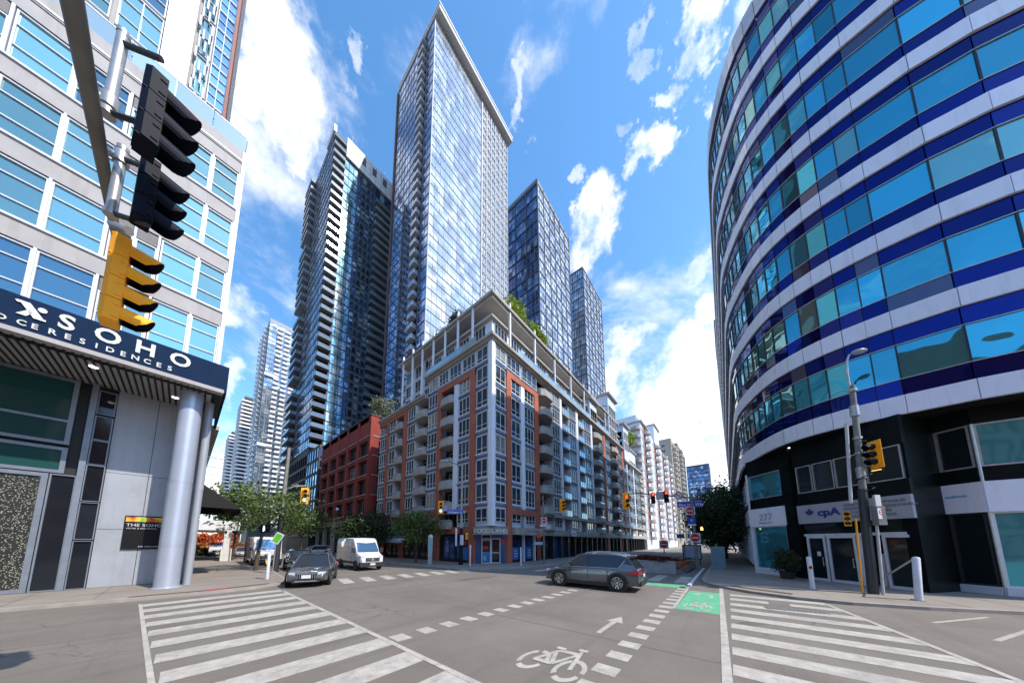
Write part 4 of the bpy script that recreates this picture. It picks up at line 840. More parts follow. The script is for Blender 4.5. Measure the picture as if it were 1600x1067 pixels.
# ------------------------------------------------------------------ hotel (left)
hg = glass('hotel_window_glass', (.24,.46,.48), .70, .03, rnd=.40, wave=.9, alt=(.09,.20,.28), altp=.16); hwall = mat('hotel_grey_panel', (.37,.35,.35), .7, var=.1, scale=.9)
louv = mat('louvre_grey', (.13,.135,.15), .6); navyf = mat('navy_fascia', (.003,.018,.055), .75, var=.1, spec=.15)
HT = thing('hotel', 'hotel with cyan glass windows, grey floor bands and a navy canopy, on the left', 'building', (.45, 20, 0))
hx, hy = .45, 20.0
HS = Fac(HT, -30, hy, 0); HE = Fac(HT, hx, hy, 90); U = lambda x: x + 30
part(HT, 'core_wall', MB().box(-30, hx-.1, hy+.12, 60, 9.95, 25.0).mesh('core_wall', hwall))
zb_, fh_ = [11.35 + 3.22*i for i in range(5)], 3.22
cols = []; x = hx - .16; i = 0
pat = [.98, 1.16, .62, .62, 1.32, 1.32, .62, .62]
while x > -27:
    w_ = pat[i % 8]; cols.append((x-w_, x, i % 8)); x -= w_ + (.10 if i % 2 else .07); i += 1
for r_ in range(5):
    z = zb_[r_] - fh_ + .0 if False else 11.42 + fh_*(r_-0)
    zb0 = 11.42 + fh_*r_ - .02
    HS.box('floor_band', hwall, 0, U(hx+.02), zb0-.78, zb0, -.1, .10) if r_ else None
    put(HT, 'floor_ledge', boxmesh('floor_ledge', white, 30.5, .09, .17), HS.w(0, zb0, 0), 0)
    if r_ == 4: continue
    for xa, xb, k in cols:
        h = fh_ - .78 - .14
        if k in (2, 3, 6, 7):
            o = frame_and_pane(xb-xa, h-.62, white, hg, (), (.42,), fw=.05); HS.put('window', o[0], U(xa), zb0+.1, .02, [('pane', o[1], (0,0,0))])
            b = WC.get(('louv', round(xb-xa, 3)))
            if not b:
                q = MB().box(0, xb-xa, -.02, .05, 0, .58, 1)
                for s_ in range(9): q.box(.03, xb-xa-.03, -.05, -.02, .03+.062*s_, .06+.062*s_, 0)
                b = WC[('louv', round(xb-xa, 3))] = q.mesh('louvre', [hwall, louv])
            HS.put('louvre', b, U(xa), zb0+.1+h-.6, .02)
        else:
            o = frame_and_pane(xb-xa, h, white, hg, (), (.30, .72), fw=.055); HS.put('window', o[0], U(xa), zb0+.1, .02, [('pane', o[1], (0,0,0))])
        put(HT, 'mullion', boxmesh('mullion', white, .075, h+.05, .11), HS.w(U(xb)+.0, zb0+.08, 0), 0)
HS.box('corner_mullion', white, U(hx-.1), U(hx+.05), 11.4, 25.0, -.1, .16)
HS.box('floor_band', hwall, 0, U(hx+.04), 24.2, 25.0, -.1, .14)
for i in range(22): HS.put('balustrade_glass', WC.get('bg') or WC.setdefault('bg', MB().box(0,1.3,-.02,0,0,1.1,0).box(0,1.3,-.035,.015,1.1,1.14,1).mesh('balustrade_glass', [rail, steel])), U(hx)-1.34*(i+1), 25.02, .05)
for i in range(12): put(HT, 'balustrade_glass', WC['bg'], HE.w(1.34*i, 25.02, .0), HE.a)
for r_ in range(4):
    for i in range(14): HE.put('side_window', window_mesh(1.9, 2.3, white, hg, (), (.3,.72)), .5+2.4*i, 11.5+fh_*r_, -.08)
# set-back tower on the hotel
HTz = Fac(HT, -30, 24, 0); part(HT, 'upper_core', MB().box(-30, -.7, 24.1, 44, 25, 78).mesh('upper_core', hwall))
HTz.box('red_corner_fin', mat('rust_red_panel', (.22,.05,.035), .6), U(-.74), U(-.60), 25, 78, -2, .3)
bt = glass('blue_tower_glass', (.22,.45,.80), .8, .04, rnd=.3, wave=.5); gp = mat('pale_fin_panel', (.50,.51,.56), .6)
for r_ in range(34):
    z = 25+1.55*r_
    HTz.put('tower_window', window_mesh(.78, 1.5, white, bt, (.5,), (.5,), fw=.035), U(-1.53), z, .05)
    if r_ % 2 == 0:
        HTz.put('tower_window', window_mesh(.6, 2.9, gp, hg, (), (.5,), fw=.05), U(-2.2), z, -.02)
        HTz.put('tower_window', window_mesh(1.5, 2.9, white, hg, (.5,), (.3,.7), fw=.05), U(-5.0), z, .05); HTz.put('tower_window', window_mesh(1.9, 2.9, white, hg, (.5,), (.3,.7), fw=.05), U(-7.1), z, .05); HTz.put('tower_window', window_mesh(2.6, 2.9, white, hg, (.5,), (.3,.7), fw=.05), U(-9.9), z, .05)
for r_ in range(60):
    for k_ in range(3):
        if (r_*7+k_*5) % 3: HTz.put('pattern_fin', boxmesh('pattern_fin', gp, .09, .8, .22), U(-2.3)+.26*k_+.06*((r_) % 3), 25+.85*r_, 0)
HTz.box('white_panel', mat('hotel_white_panel', (.78,.78,.80), .5, var=.03), U(-3.42), U(-2.34), 25, 78, 0, .35); 
for i in range(5): HTz.box('panel_seam', hwall, U(-3.42), U(-2.34), 29+4.6*i, 29.03+4.6*i, .35, .353)
# canopy, fascia lettering
part(HT, 'canopy_slab', MB().box(-30, .72, 19.42, 20.1, 10.0, 11.3).box(-30, .72, 20.1, 24, 10.0, 10.2).mesh('canopy_slab', hwall))
HC = Fac(HT, -30, 19.42, 0)
HC.box('navy_fascia', navyf, 0, U(.72), 10.12, 11.41, 0, .12); HC.box('fascia_edge', hwall, 0, U(.74), 9.94, 10.12, -.3, .13)
part(HT, 'canopy_side', MB().box(.72, .84, 19.3, 26, 9.94, 11.41).mesh('canopy_side', navyf))
sl_ = MB().box(0, .075, 0, 3.4, -.06, 0).mesh('soffit_slat', mat('slat_grey', (.016,.017,.02), .6))
for i in range(60): put(HT, 'soffit_slat', sl_, (-12+.205*i, 19.6, 9.99), 0)
part(HT, 'soffit', MB().box(-30, .7, 19.55, 24, 9.985, 10.0).mesh('soffit', black))
for x, y in ((-3.2,20.6),(-.9,21.8),(-6.5,20.6)): part(HT, 'downlight', MB().lathe([(.001,-.02),(.1,-.02),(.13,0)],12).mesh('downlight', MATS['lit_downlight']), (x, y, 9.92))
ltr = mat('raised_letter_white', (.60,.62,.60), .4)
def cl(ch, size, x, z, name='sign_letter', rot=0, ext=.03, bold=.012):
    me = text_mesh(ch, size, ltr, ext, bold, 'CENTER'); me.transform(Matrix.Rotation(R(90), 4, 'X')); HC.part(name, me, U(x), z, .13)
for ch, x in (('S',-3.73),('O',-2.79),('H',-1.82),('O',-.80)): cl(ch, .82, x, 10.66, bold=.022)
lg = MB().prism([(-.28,.55),(-.05,.55),(.30,0),(.06,0)], 0, .04).prism([(-.28,0),(-.04,.3),(.03,.2),(-.08,0)], 0, .04).prism([(-.3,.45),(-.34,.52),(-.28,.55),(-.2,.46)], 0, .04)
lg.prism([(.2+.1*math.cos(t*.7), .42+.1*math.sin(t*.7)) for t in range(9)], 0, .04).prism([(.08,.0),(.3,.08),(.3,0)], .001, .041)
q = lg.mesh('sign_emblem', ltr); q.transform(Matrix.Rotation(R(90), 4, 'X')); HC.part('sign_emblem', q, U(-4.44), 10.66, .13)
for i, ch in enumerate('RESIDENCES'): cl(ch, .30, -3.98+.322*i, 10.27, bold=.006)
for ch, x in (('D',-4.95),('C',-4.58),('E',-4.33)): cl(ch, .28, x, 10.27, bold=.006)
# entrance: steel column, panel wall, framed glazing
add_nodes_wear(hwall, (.22,.20,.185), 1., .5, .72, .5, (2.2,2.2,.2))
pcol = mat('brushed_column_metal', (.42,.46,.56), .38, .35, var=.05)
part(HT, 'steel_column', MB().lathe([(.41,.12),(.41,2.1)], 40).lathe([(.40,2.1),(.40,2.12)],40).lathe([(.41,2.12),(.41,5.2)],40).lathe([(.40,5.2),(.40,5.22)],40).lathe([(.41,5.22),(.41,9.94)],40).lathe([(.50,.12),(.50,.15),(.41,.18)],40).mesh('steel_column', pcol, 40), (-.30, 20.55, 0))
HG = Fac(HT, -30, 23, 0); gpn = mat('grey_wall_panel', (.34,.36,.41), .45, .15, var=.08, scale=.6)
for xa, xb in ((-2.73,-1.45),(-1.43,.3)):
    for za, zb2 in ((.14,2.9),(2.92,5.7),(5.72,9.95)): HG.box('wall_panel', gpn, U(xa), U(xb), za, zb2, -.1, .0)
add_nodes_wear(gpn, (.22,.225,.23), 1., .5, .72, .5, (2.5,2.5,.25)); add_nodes_wear(gpn, (.26,.26,.27), .7, .5, .68, .4)
part(HT, 'ground_core', MB().box(-30, .2, 23.12, 60, 0, 9.98).mesh('ground_core', dkin))
eg = glass('entrance_glass', (.02,.09,.09), .2, .04, rnd=.2, wave=.7, alt=(.05,.17,.15), altp=.5); frm = mat('blue_grey_frame', (.20,.23,.28), .4, .3)
frost = mat('dotted_frosted_film', (.10,.085,.05), .4)
nt = frost.node_tree; b = nt.nodes['Principled BSDF']; tcn = nt.nodes.new('ShaderNodeTexCoord'); vo = nt.nodes.new('ShaderNodeTexVoronoi'); vo.inputs['Scale'].default_value = 19; nt.links.new(tcn.outputs['Object'], vo.inputs['Vector'])
mrn = nt.nodes.new('ShaderNodeMapRange'); nt.links.new(vo.outputs['Distance'], mrn.inputs['Value']); mrn.inputs['From Min'].default_value = .28; mrn.inputs['From Max'].default_value = .36
mxn = nt.nodes.new('ShaderNodeMix'); mxn.data_type = 'RGBA'; nt.links.new(mrn.outputs[0], mxn.inputs['Factor']); mxn.inputs['A'].default_value = (.33,.32,.26,1); mxn.inputs['B'].default_value = (.018,.020,.018,1)
nt.links.new(mxn.outputs['Result'], b.inputs['Base Color'])
def entr(xa, xb, za, zb2, gl, fw=.1, vb=(), hb=()):
    f_, p_ = frame_and_pane(xb-xa, zb2-za, frm, gl, vb, hb, fw=fw); o = HG.part('entrance_window', f_, U(xa), za, .1); obj('pane', p_, parent=o)
for k_ in range(4):
    s_ = -3.3*k_
    entr(-7.6+s_, -4.15+s_, .14, 5.35, frost, .16); entr(-7.6+s_, -4.3+s_+.5, 5.4, 6.6, eg, .14); entr(-7.6+s_, -4.3+s_+.5, 6.75, 9.9, eg, .14, (), (.35,))
entr(-4.12, -3.45, .14, 5.35, shopd, .05); HG.box('frame_post', frm, U(-3.46), U(-3.28), .14, 9.95, 0, .22)
for z in (.14, 2.4, 4.2): entr(-3.27, -2.75, z, z+(2.2 if z < 1 else 1.75), shopd, .03)
for z in (5.98, 7.2, 8.5): entr(-3.27, -2.75, z, z+1.2, shopd, .04)
HG.box('wall_sign', black, U(-1.96), U(-.70), 1.92, 3.62, 0, .08)
art = mat('colourful_strip', (.7,.2,.03), .5); nt = art.node_tree; b = nt.nodes['Principled BSDF']; nn = nt.nodes.new('ShaderNodeTexNoise'); nn.inputs['Scale'].default_value = 3.2; nt.links.new(nt.nodes.new('ShaderNodeTexCoord').outputs['Object'], nn.inputs['Vector'])
cr = nt.nodes.new('ShaderNodeValToRGB'); nt.links.new(nn.outputs['Fac'], cr.inputs[0]); cr.color_ramp.elements[0].position = .35; cr.color_ramp.elements[0].color = (.5,.01,.01,1); cr.color_ramp.elements[1].position = .62; cr.color_ramp.elements[1].color = (.8,.55,.03,1); e_ = cr.color_ramp.elements.new(.7); e_.color = (.2,.45,.08,1); nt.links.new(cr.outputs[0], b.inputs['Base Color'])
HG.box('sign_art_strip', art, U(-1.93), U(-.73), 3.32, 3.56, .08, .086)
facetext(HG, 'THE SOHO', .21, U(-1.9), 3.08, white, .085, sx=1.1); facetext(HG, 'HOTEL & RESIDENCES', .085, U(-1.88), 2.95, white, .085, sx=1.15); facetext(HG, '318 WELLINGTON', .1, U(-1.45), 2.02, white, .085, sx=1.1)
# side wall on the north street with its black awning
part(HT, 'side_wall', MB().box(.2, .42, 21.4, 60, 0, 9.95).mesh('side_wall', gpn)); part(HT, 'corner_glass', MB().lathe([(.15,.12),(.15,5.0)],20).mesh('corner_glass', gpn, 40), (.36, 21.3, 0)); part(HT, 'corner_glass_cap', MB().lathe([(.16,5.0),(.16,9.94)],20).mesh('corner_glass_cap', gpn, 40), (.36, 21.3, 0))
part(HT, 'side_soffit', MB().box(.42, 1.0, 26, 60, 9.9, 10.15).mesh('side_soffit', stone))
for i in range(12): HEs = Fac(HT, .43, 22.4, 90); HEs.put('side_window', window_mesh(1.8, 2.6, white, shopg, (), (.7,)), .3+2.2*i, .6, 0)
def big_awning(x, y0, y1, ztop, deep, drop):
    b = MB(); b.face([(x,y0,ztop),(x+deep,y0,ztop-drop),(x+deep,y1,ztop-drop),(x,y1,ztop)]); b.face([(x,y0,ztop-.04),(x,y1,ztop-.04),(x+deep,y1,ztop-drop-.04),(x+deep,y0,ztop-drop-.04)]); b.face([(x,y0,ztop),(x,y0,ztop-drop),(x+deep,y0,ztop-drop)]); b.face([(x,y1,ztop),(x+deep,y1,ztop-drop),(x,y1,ztop-drop)])
    n = 16
    for i in range(n): a_, c_ = y0+(y1-y0)*i/n, y0+(y1-y0)*(i+1)/n; b.face([(x+deep,a_,ztop-drop),(x+deep,a_,ztop-drop-.28),(x+deep,(a_+c_)/2,ztop-drop-.36),(x+deep,c_,ztop-drop-.28),(x+deep,c_,ztop-drop)])
    b.tube((x,y0,ztop-drop-.02),(x+deep,y0,ztop-drop-.02),.03); b.tube((x,y1,ztop-drop-.02),(x+deep,y1,ztop-drop-.02),.03)
    return b
part(HT, 'black_awning', big_awning(.44, 24.2, 30.5, 5.9, 1.9, 1.45).mesh('black_awning', mat('black_canvas', (.012,.012,.013), .9)))
for i in range(5): part(HT, 'flag_rod', MB().tube((.42, 24+3*i, 7.5+.0*i), (1.5, 24+3*i, 7.5), .02, .02, 6).mesh('flag_rod', steel))
# ------------------------------------------------------------------ trees and plants
bark = mat('bark', (.075,.058,.045), .95, var=.3, scale=5, bump=.5)
def leafmat(name, c, v=.35):
    m = mat(name, c, .6, var=v, scale=1.2, spec=.3); 
    try: m.node_tree.nodes['Principled BSDF'].inputs['Subsurface Weight'].default_value = 0
    except Exception: pass
    return m
lf = leafmat('street_tree_leaf', (.075,.115,.03)); lfd = leafmat('dark_leaf', (.030,.048,.018)); lfy = leafmat('lime_leaf', (.26,.34,.03)); lfs = leafmat('sage_leaf', (.19,.20,.11)); lfo = leafmat('orange_flower', (.45,.09,.03)); lfr = leafmat('dark_red_flower', (.16,.025,.02))
def crown_mesh(center, rx, ry, rz, clumps, per, leaf, m, seed=0, cs=.28):
    rg = np.random.RandomState(seed); V = []
    cc = []
    while len(cc) < clumps:
        p = rg.uniform(-1, 1, 3); r_ = np.linalg.norm(p)
        if .25 < r_ < 1 and rg.rand() < r_**1.2: cc.append(p*np.array([rx, ry, rz]))
    cc = np.array(cc); c = np.repeat(cc, per, 0); sz = np.repeat(rg.uniform(.55, 1.25, clumps), per)[:, None]
    p = c + rg.normal(0, 1, c.shape)*np.array([rx, ry, rz*.75])*cs*sz + np.array(center)
    a = rg.normal(0, 1, p.shape); a /= np.linalg.norm(a, axis=1)[:, None]; b = rg.normal(0, 1, p.shape); b -= (b*a).sum(1)[:, None]*a; b /= np.linalg.norm(b, axis=1)[:, None]
    s = leaf*rg.uniform(.6, 1.3, len(p))[:, None]
    V = np.stack([p-a*s, p-b*s*.45, p+a*s, p+b*s*.45], 1).reshape(-1, 3)
    n = len(p); me = bpy.data.meshes.new('crown'); me.vertices.add(4*n); me.vertices.foreach_set('co', V.astype('f').ravel()); me.loops.add(4*n); me.loops.foreach_set('vertex_index', np.arange(4*n, dtype='i'))
    me.polygons.add(n); me.polygons.foreach_set('loop_start', np.arange(0, 4*n, 4, dtype='i')); me.polygons.foreach_set('loop_total', np.full(n, 4, 'i')); me.materials.append(m); me.update(calc_edges=True); return me, cc + np.array(center)
def tree(name, label, cat, loc, h, cz, rx, ry, rz, m, clumps=40, per=70, leaf=.13, tr=.11, lean=(0,0), seed=1, group=None, cs=.28, off=(0,0)):
    t = thing(name, label, cat, loc, 0, group); rg = random.Random(seed)
    me, cc = crown_mesh((lean[0]+off[0], lean[1]+off[1], cz), rx, ry, rz, clumps, per, leaf, m, seed, cs); obj('crown', me, parent=t)
    fork = (lean[0]*.6, lean[1]*.6, h); b = MB(); b.path([(0,0,-.05), (lean[0]*.2+rg.uniform(-.05,.05), lean[1]*.25, h*.4), fork], [tr*1.25, tr, tr*.8], 8, 0)
    for k in range(0, len(cc), max(1, len(cc)//12)):
        c = cc[k]; mid = ((fork[0]+c[0])/2+rg.uniform(-.15,.15), (fork[1]+c[1])/2+rg.uniform(-.15,.15), fork[2]+(c[2]-fork[2])*.55)
        b.path([fork, mid, tuple(c)], [tr*.5, tr*.3, tr*.1], 5, 0)
    obj('trunk', b.mesh('trunk', bark, 60), parent=t); return t
tree('street_tree', 'slender leaning street tree growing on the left sidewalk behind the green sign', 'tree', (3.85, 27.5, .1), 3.0, 5.2, 2.9, 2.9, 1.8, lf, 48, 62, .14, .12, (.35,.3), 3, cs=.22)
tree('street_tree', 'street tree behind the traffic pole, between the step van and the balcony tower', 'tree', (14.9, 62, .1), 3.2, 6.4, 3.8, 5, 3.0, lf, 50, 60, .24, .16, (0,0), 5)
tree('street_tree', 'street tree farther up the left sidewalk, beyond the white awning', 'tree', (4.2, 46, .1), 3.0, 5.8, 2.8, 4, 2.2, lf, 40, 60, .22, .14, (0,0), 6)
tree('street_tree', 'bushy dark tree in front of the red brick warehouse, right of the white van', 'tree', (16.2, 37.5, .1), 2.0, 3.9, 2.9, 3.4, 2.5, lfd, 60, 110, .2, .15, (0,0), 7)
tree('street_tree', 'leafy tree in front of the corner building, left of its traffic pole', 'tree', (16.3, 25.2, .1), 1.9, 3.75, 2.0, 2.3, 1.7, lf, 55, 95, .14, .11, (0,0), 8, cs=.24)
tree('street_tree', 'dark tree overhanging the street, behind the red no-entry signs', 'tree', (36.5, .7, .1), 2.6, 5.0, 4.4, 2.2, 2.8, lfd, 90, 150, .14, .22, (0,0), 9)
tree('street_tree', 'low dark tree nearest the corner shopfront of the curved office block', 'tree', (47, .3, .1), 2.2, 4.6, 5, 1.9, 3.0, lfd, 60, 90, .24, .2, (0,0), 10)
tree('street_tree', 'dark tree at the far end of the right sidewalk', 'tree', (62, .6, .1), 2.2, 5.4, 5, 2.6, 3.4, lfd, 50, 80, .3, .2, (0,0), 11)
# roof trees
tree('roof_tree', 'dark green pine like tree on the roof terrace left of the canopy corner', 'tree', (20.6, 24.3, 28.85), .3, 1.5, .9, 1.4, 1.1, lfd, 30, 70, .15, .07, (0,0), 12)
tree('roof_tree', 'smaller dark shrub on the roof terrace, leftmost', 'tree', (20.7, 27.2, 28.85), .25, .9, .8, 1.1, .7, lfd, 20, 60, .15, .06, (0,0), 13)
tree('roof_tree', 'large lime green tree on the roof canopy, right of the corner', 'tree', (24.9, 18.2, 28.85), .5, 1.9, 1.7, .9, 1.6, lfy, 40, 90, .15, .08, (0,0), 14)
tree('roof_tree', 'lower lime green tree on the roof canopy, right of the larger one', 'tree', (30.0, 18.3, 28.85), .5, 1.8, 1.9, .9, 1.5, lfy, 40, 90, .16, .08, (0,0), 15)
tree('roof_tree', 'pale sage tree on the roof of the red brick warehouse', 'tree', (22.8, 47.6, 24.1), .8, 3.2, 2.4, 2.2, 2.1, lfs, 26, 45, .22, .1, (0,0), 16, cs=.2)
tree('roof_tree', 'small green tree on the roof at the end of the long wing', 'tree', (76, 18.0, 27.2), .5, 2.2, 2.4, 1.2, 1.6, lfy, 24, 50, .3, .1, (0,0), 17)
# shrubs
tree('potted_shrub', 'dark round shrub in a low pot beside the glass shopfront', 'plant', (23.6,-2.55,.12), .3, 1.0, .62, .55, .62, lfd, 34, 90, .07, .04, (0,0), 18)
pt = bpy.context.scene.objects['potted_shrub']; obj('pot', MB().lathe([(.001,0),(.28,0),(.36,.42),(.31,.42),(.3,.36),(.001,.36)],16).mesh('pot', dkmetal, 40), parent=pt)
for i, (x, y, lab) in enumerate(((3.6, 62, 'orange red flowering hedge near the far end of the left street'), (1.8, 70, 'orange red flowers at the end of the left street, behind the hedge'))):
    t = thing('flower_hedge', lab, 'plant', (x, y, .1)); me, _ = crown_mesh((0,0,2.0), 3.2, 2, 1.5, 30, 70, .25, lfo, 30+i); obj('flowers', me, parent=t); me, _ = crown_mesh((0,0,1.2), 3.2, 2, 1.2, 20, 60, .25, lf, 40+i); obj('foliage', me, parent=t)
# ------------------------------------------------------------------ poles, signals and signs
yel = mat('signal_yellow', (1.,.43,.02), .55, var=.05, spec=.25); nblk = mat('signal_black', (.004,.007,.018), .6, spec=.12); polem = mat('weathered_pole', (.20,.195,.185), .7, .2, var=.2, scale=3)
def lens(name, c, on): return mat(name, tuple(v*.25 for v in c) if not on else c, .25, emit=(c, 2.2) if on else None)
LR, LA, LG_ = lens('red_lens_off', (.35,.02,.01), 0), lens('amber_lens_off', (.5,.2,.01), 0), lens('green_lens_off', (.02,.3,.15), 0)
LRo, LGo = lens('red_lens_lit', (1,.08,.03), 1), lens('green_lens_lit', (.25,1,.65), 1)
def visor_mesh(r, L_, m):
    k = ('visor', round(r, 3), m.name)
    if k in WC: return WC[k]
    b = MB(); n = 14
    for i in range(n):      # tunnel visor: full length on top, cut back below
        t0, t1 = R(-38 + 256*i/n), R(-38 + 256*(i+1)/n)
        l0, l1 = L_*(.78+.22*math.sin(t0) if math.sin(t0) > 0 else .78+.5*math.sin(t0)), L_*(.78+.22*math.sin(t1) if math.sin(t1) > 0 else .78+.5*math.sin(t1))
        p = lambda t, y, q=1.: (r*q*math.cos(t), -y, r*q*math.sin(t) - (y*.12))
        b.face([p(t0, 0), p(t1, 0), p(t1, l1), p(t0, l0)]); b.face([p(t0, 0, .93), p(t0, l0, .93), p(t1, l1, .93), p(t1, 0, .93)], 1); b.face([p(t0, l0), p(t1, l1), p(t1, l1, .93), p(t0, l0, .93)])
    WC[k] = b.mesh('visor', [m, nblk]); return WC[k]
def signal(name, label, loc, rz, n, body, lit=None, s=1., vm=None, group=None, back=False, tilt=0., bp=None):
    t = thing(name, label, 'traffic light', loc, rz, group); t.rotation_euler = (0, tilt, rz); H_ = .36*s; vm = vm or body; r = .15*s
    b = MB()
    for i in range(n):
        z = i*H_; b.prism([(-.17*s,-.09*s),(.17*s,-.09*s),(.17*s,.05*s),(.12*s,.10*s),(-.12*s,.10*s),(-.17*s,.05*s)], z+.006, z+H_-.006, 0); b.box(-.155*s, .155*s, -.08*s, .09*s, z-.006, z+.006, 0)
        for sx in (-1, 1): b.box(sx*.172*s-.008, sx*.172*s+.008, -.08*s, -.02*s, z+.06*s, z+.10*s, 0).box(sx*.172*s-.008, sx*.172*s+.008, -.08*s, -.02*s, z+.26*s, z+.30*s, 0)
    obj('housing', b.mesh('housing', body), parent=t)
    if bp: obj('backplate', MB().box(-.27*s, .27*s, -.02*s, .0, -.12*s, n*H_+.12*s).mesh('backplate', bp), parent=t)
    cols = {3: (LG_, LA, LR), 4: (LG_, LG_, LA, LR)}[n]
    for i in range(n):
        z = (i+.5)*H_; m = cols[i]
        if lit is not None and i == lit: m = LGo if i == 0 else LRo
        l = obj('lens', MB().lathe([(.001,-.115*s),(.08*s,-.108*s),(r*.9,-.092*s)], 18, axis='y').mesh('lens', m), (0,0,z), parent=t)
        obj('visor', visor_mesh(r, .34*s, vm), (0, -.09*s, z), parent=t)
    return t
def tubes(name, segs, m, root, n=12):
    b = MB()
    for a, c, r0, r1 in segs: b.tube(a, c, r0, r1, n)
    return part(root, name, b.mesh(name, m, 40), (0,0,0))
# mast arm overhead at the left
MA = thing('signal_mast', 'grey mast arm reaching overhead from the left, carrying two black heads and a yellow one', 'signal mast', (0,0,0))
tubes('arm', [((-1.0,-3.2,6.86),(-1.0,2.5,6.9),.10,.08), ((-1.0,2.5,6.9),(-1.03,6.75,6.78),.08,.045)], polem, MA)
tubes('upright', [((-1.0,-3.2,0),(-1.0,-3.2,7.3),.2,.15)], polem, MA)
tubes('base_flange', [((-1.0,-3.2,0),(-1.0,-3.2,.12),.34,.34)], polem, MA)
for (x, y, z0, z1) in ((-.92,4.7,6.85,7.95),(-.90,5.33,6.2,7.15)):
    tubes('hanger_pipe', [((x,y,z0),(x,y,z1),.045,.045), ((x,y,z0-.02),(x,y,z0+.04),.06,.06), ((x,y,z1-.05),(x,y,z1),.05,.05)], steel, MA)
    tubes('clamp', [((x,y,6.92),(x,y,7.06),.065,.065), ((x-.14,y,6.98),(x,y,6.98),.04,.04)], steel, MA)
    tubes('bracket', [((x,y,z0+.02),(x+.30,y-.3,z0-.1),.028,.028)], dkmetal, MA)
    tubes('bracket', [((x,y,z1-.15),(x+.30,y-.3,z1-.3),.028,.028)], dkmetal, MA)
tubes('bracket', [((-1.02,6.2,6.7),(-.85,5.95,6.55),.05,.05)], steel, MA)
signal('traffic_light', 'big black three-lens head overhead, upper one beside the mast pipe', (-.62,4.36,6.42), R(100), 3, nblk, s=.80)
signal('traffic_light', 'black three-lens head just below the big one on the mast', (-.66,5.08,6.12), R(100), 3, nblk, s=.76)
signal('traffic_light', 'yellow four-lens head hanging at the end of the mast arm', (-.86,5.86,5.10), R(92), 4, yel, s=.82, tilt=R(-2))
# unseen blocks behind the viewpoint and hotel, added to reflect in the glass fronts
for nm_, lab, x0, x1, y0, y1, H_, m_ in (('office_building','low brick block added on the near corner, seen only in reflections', -60, -10, -60, -9, 23, brick), ('office_building','grey concrete block added down the near street, seen only in reflections', -120, -70, -60, 12, 34, conc), ('office_building','tall grey block added north of the hotel for reflections, hidden behind it', -40, -1.5, 64, 150, 52, conc)):
    t = thing(nm_, lab, 'building', (x0, y0, 0)); part(t, 'wall', MB().box(x0, x1, y0, y1, 0, H_).mesh('wall', m_))
    fa, fb = Fac(t, x1, y0, 90), Fac(t, x1, y1, 180)
    for F_, L_ in ((fa, y1-y0), (fb, x1-x0)):
        for r_ in range(int(H_/3.4)):
            for c_ in range(int(L_/3.2)): F_.put('window', window_mesh(2.4, 2.3, dkmetal, agl, (.5,), ()), .5+3.2*c_, .7+3.4*r_, .03)
# left sidewalk pole
PA = thing('signal_pole', 'tall wooden pole on the left sidewalk carrying a yellow signal on a bracket arm', 'pole', (4.85,26.5,0)); 
tubes('pole', [((4.85,26.5,0),(5.05,26.7,9.9),.19,.12)], polem, PA); tubes('dark_sleeve', [((4.85,26.5,0),(4.93,26.55,4.4),.21,.17)], dkmetal, PA)
tubes('bracket_arm', [((4.95,26.6,6.35),(5.6,26.5,6.8),.04,.035), ((5.6,26.5,6.8),(6.35,26.4,6.95),.035,.035)], steel, PA)
signal('traffic_light', 'yellow signal facing us on the bracket above the parked van', (6.3,26.4,5.55), R(-8), 3, yel, 0, 1.0, bp=yel)
sg = thing('green_sign', 'tilted green and white lozenge sign on a thin post at the left kerb', 'sign', (4.25,24.0,.12)); tubes('post', [((4.25,24.0,.12),(4.3,24.0,2.9),.035,.035)], steel, sg)
pl = MB().box(-.24,.24,-.02,0,-.38,.38,0).box(-.19,.19,-.026,-.02,-.31,.31,1); o = part(sg, 'sign_plate', pl.mesh('sign_plate', [white, mat('lime_sign', (.10,.42,.03), .5)]), (4.35,23.95,2.55), R(-30)); o.rotation_euler = (0, R(28), R(-30))
PH = thing('walk_signal', 'black pedestrian signal box with a white walking figure on the left pole', 'pedestrian signal', (4.4,26.35,3.0)); obj('housing', MB().box(-.75,-.2,-.1,.1,0,.62).mesh('housing', nblk), parent=PH, rz=R(-35)); 
wf = MB().box(-.52,-.44,-.112,-.1,.42,.50).box(-.54,-.42,-.112,-.1,.24,.40).prism([(-.53,-.112),(-.48,-.112),(-.48,-.1),(-.53,-.1)], .08, .24).prism([(-.46,-.112),(-.41,-.112),(-.41,-.1),(-.46,-.1)], .12, .24); obj('walking_figure', wf.mesh('walking_figure', mat('lit_white', (.9,.9,.9), emit=((1,1,1), 1.5))), parent=PH, rz=R(-35))
# corner building pole
PB = thing('street_pole', 'pole at the corner building with a curved lamp arm, yellow signal and blue street sign', 'pole', (17.5,19.5,0))
tubes('pole', [((17.5,19.5,.12),(17.5,19.5,10.0),.13,.09)], mat('pale_concrete_pole', (.34,.34,.33), .8), PB); tubes('base', [((17.5,19.5,.12),(17.5,19.5,1.0),.24,.2), ((17.5,19.5,1.0),(17.5,19.5,3.6),.17,.15)], black, PB)
tubes('lamp_arm', [((17.5,19.5,9.0),(17.2,19.85,9.9),.04,.04), ((17.2,19.85,9.9),(16.5,20.6,10.3),.035,.03)], dkmetal, PB); part(PB, 'lamp_head', MB().prism([(-.45,-.12),(.3,-.16),(.42,0),(.3,.16),(-.45,.12)], 0, .14).mesh('lamp_head', steel), (16.35,20.75,10.2), R(-50))
tubes('bracket_arm', [((17.5,19.5,5.3),(16.9,20.15,6.1),.03,.03), ((16.9,20.15,6.1),(16.2,20.9,6.3),.03,.03)], steel, PB)
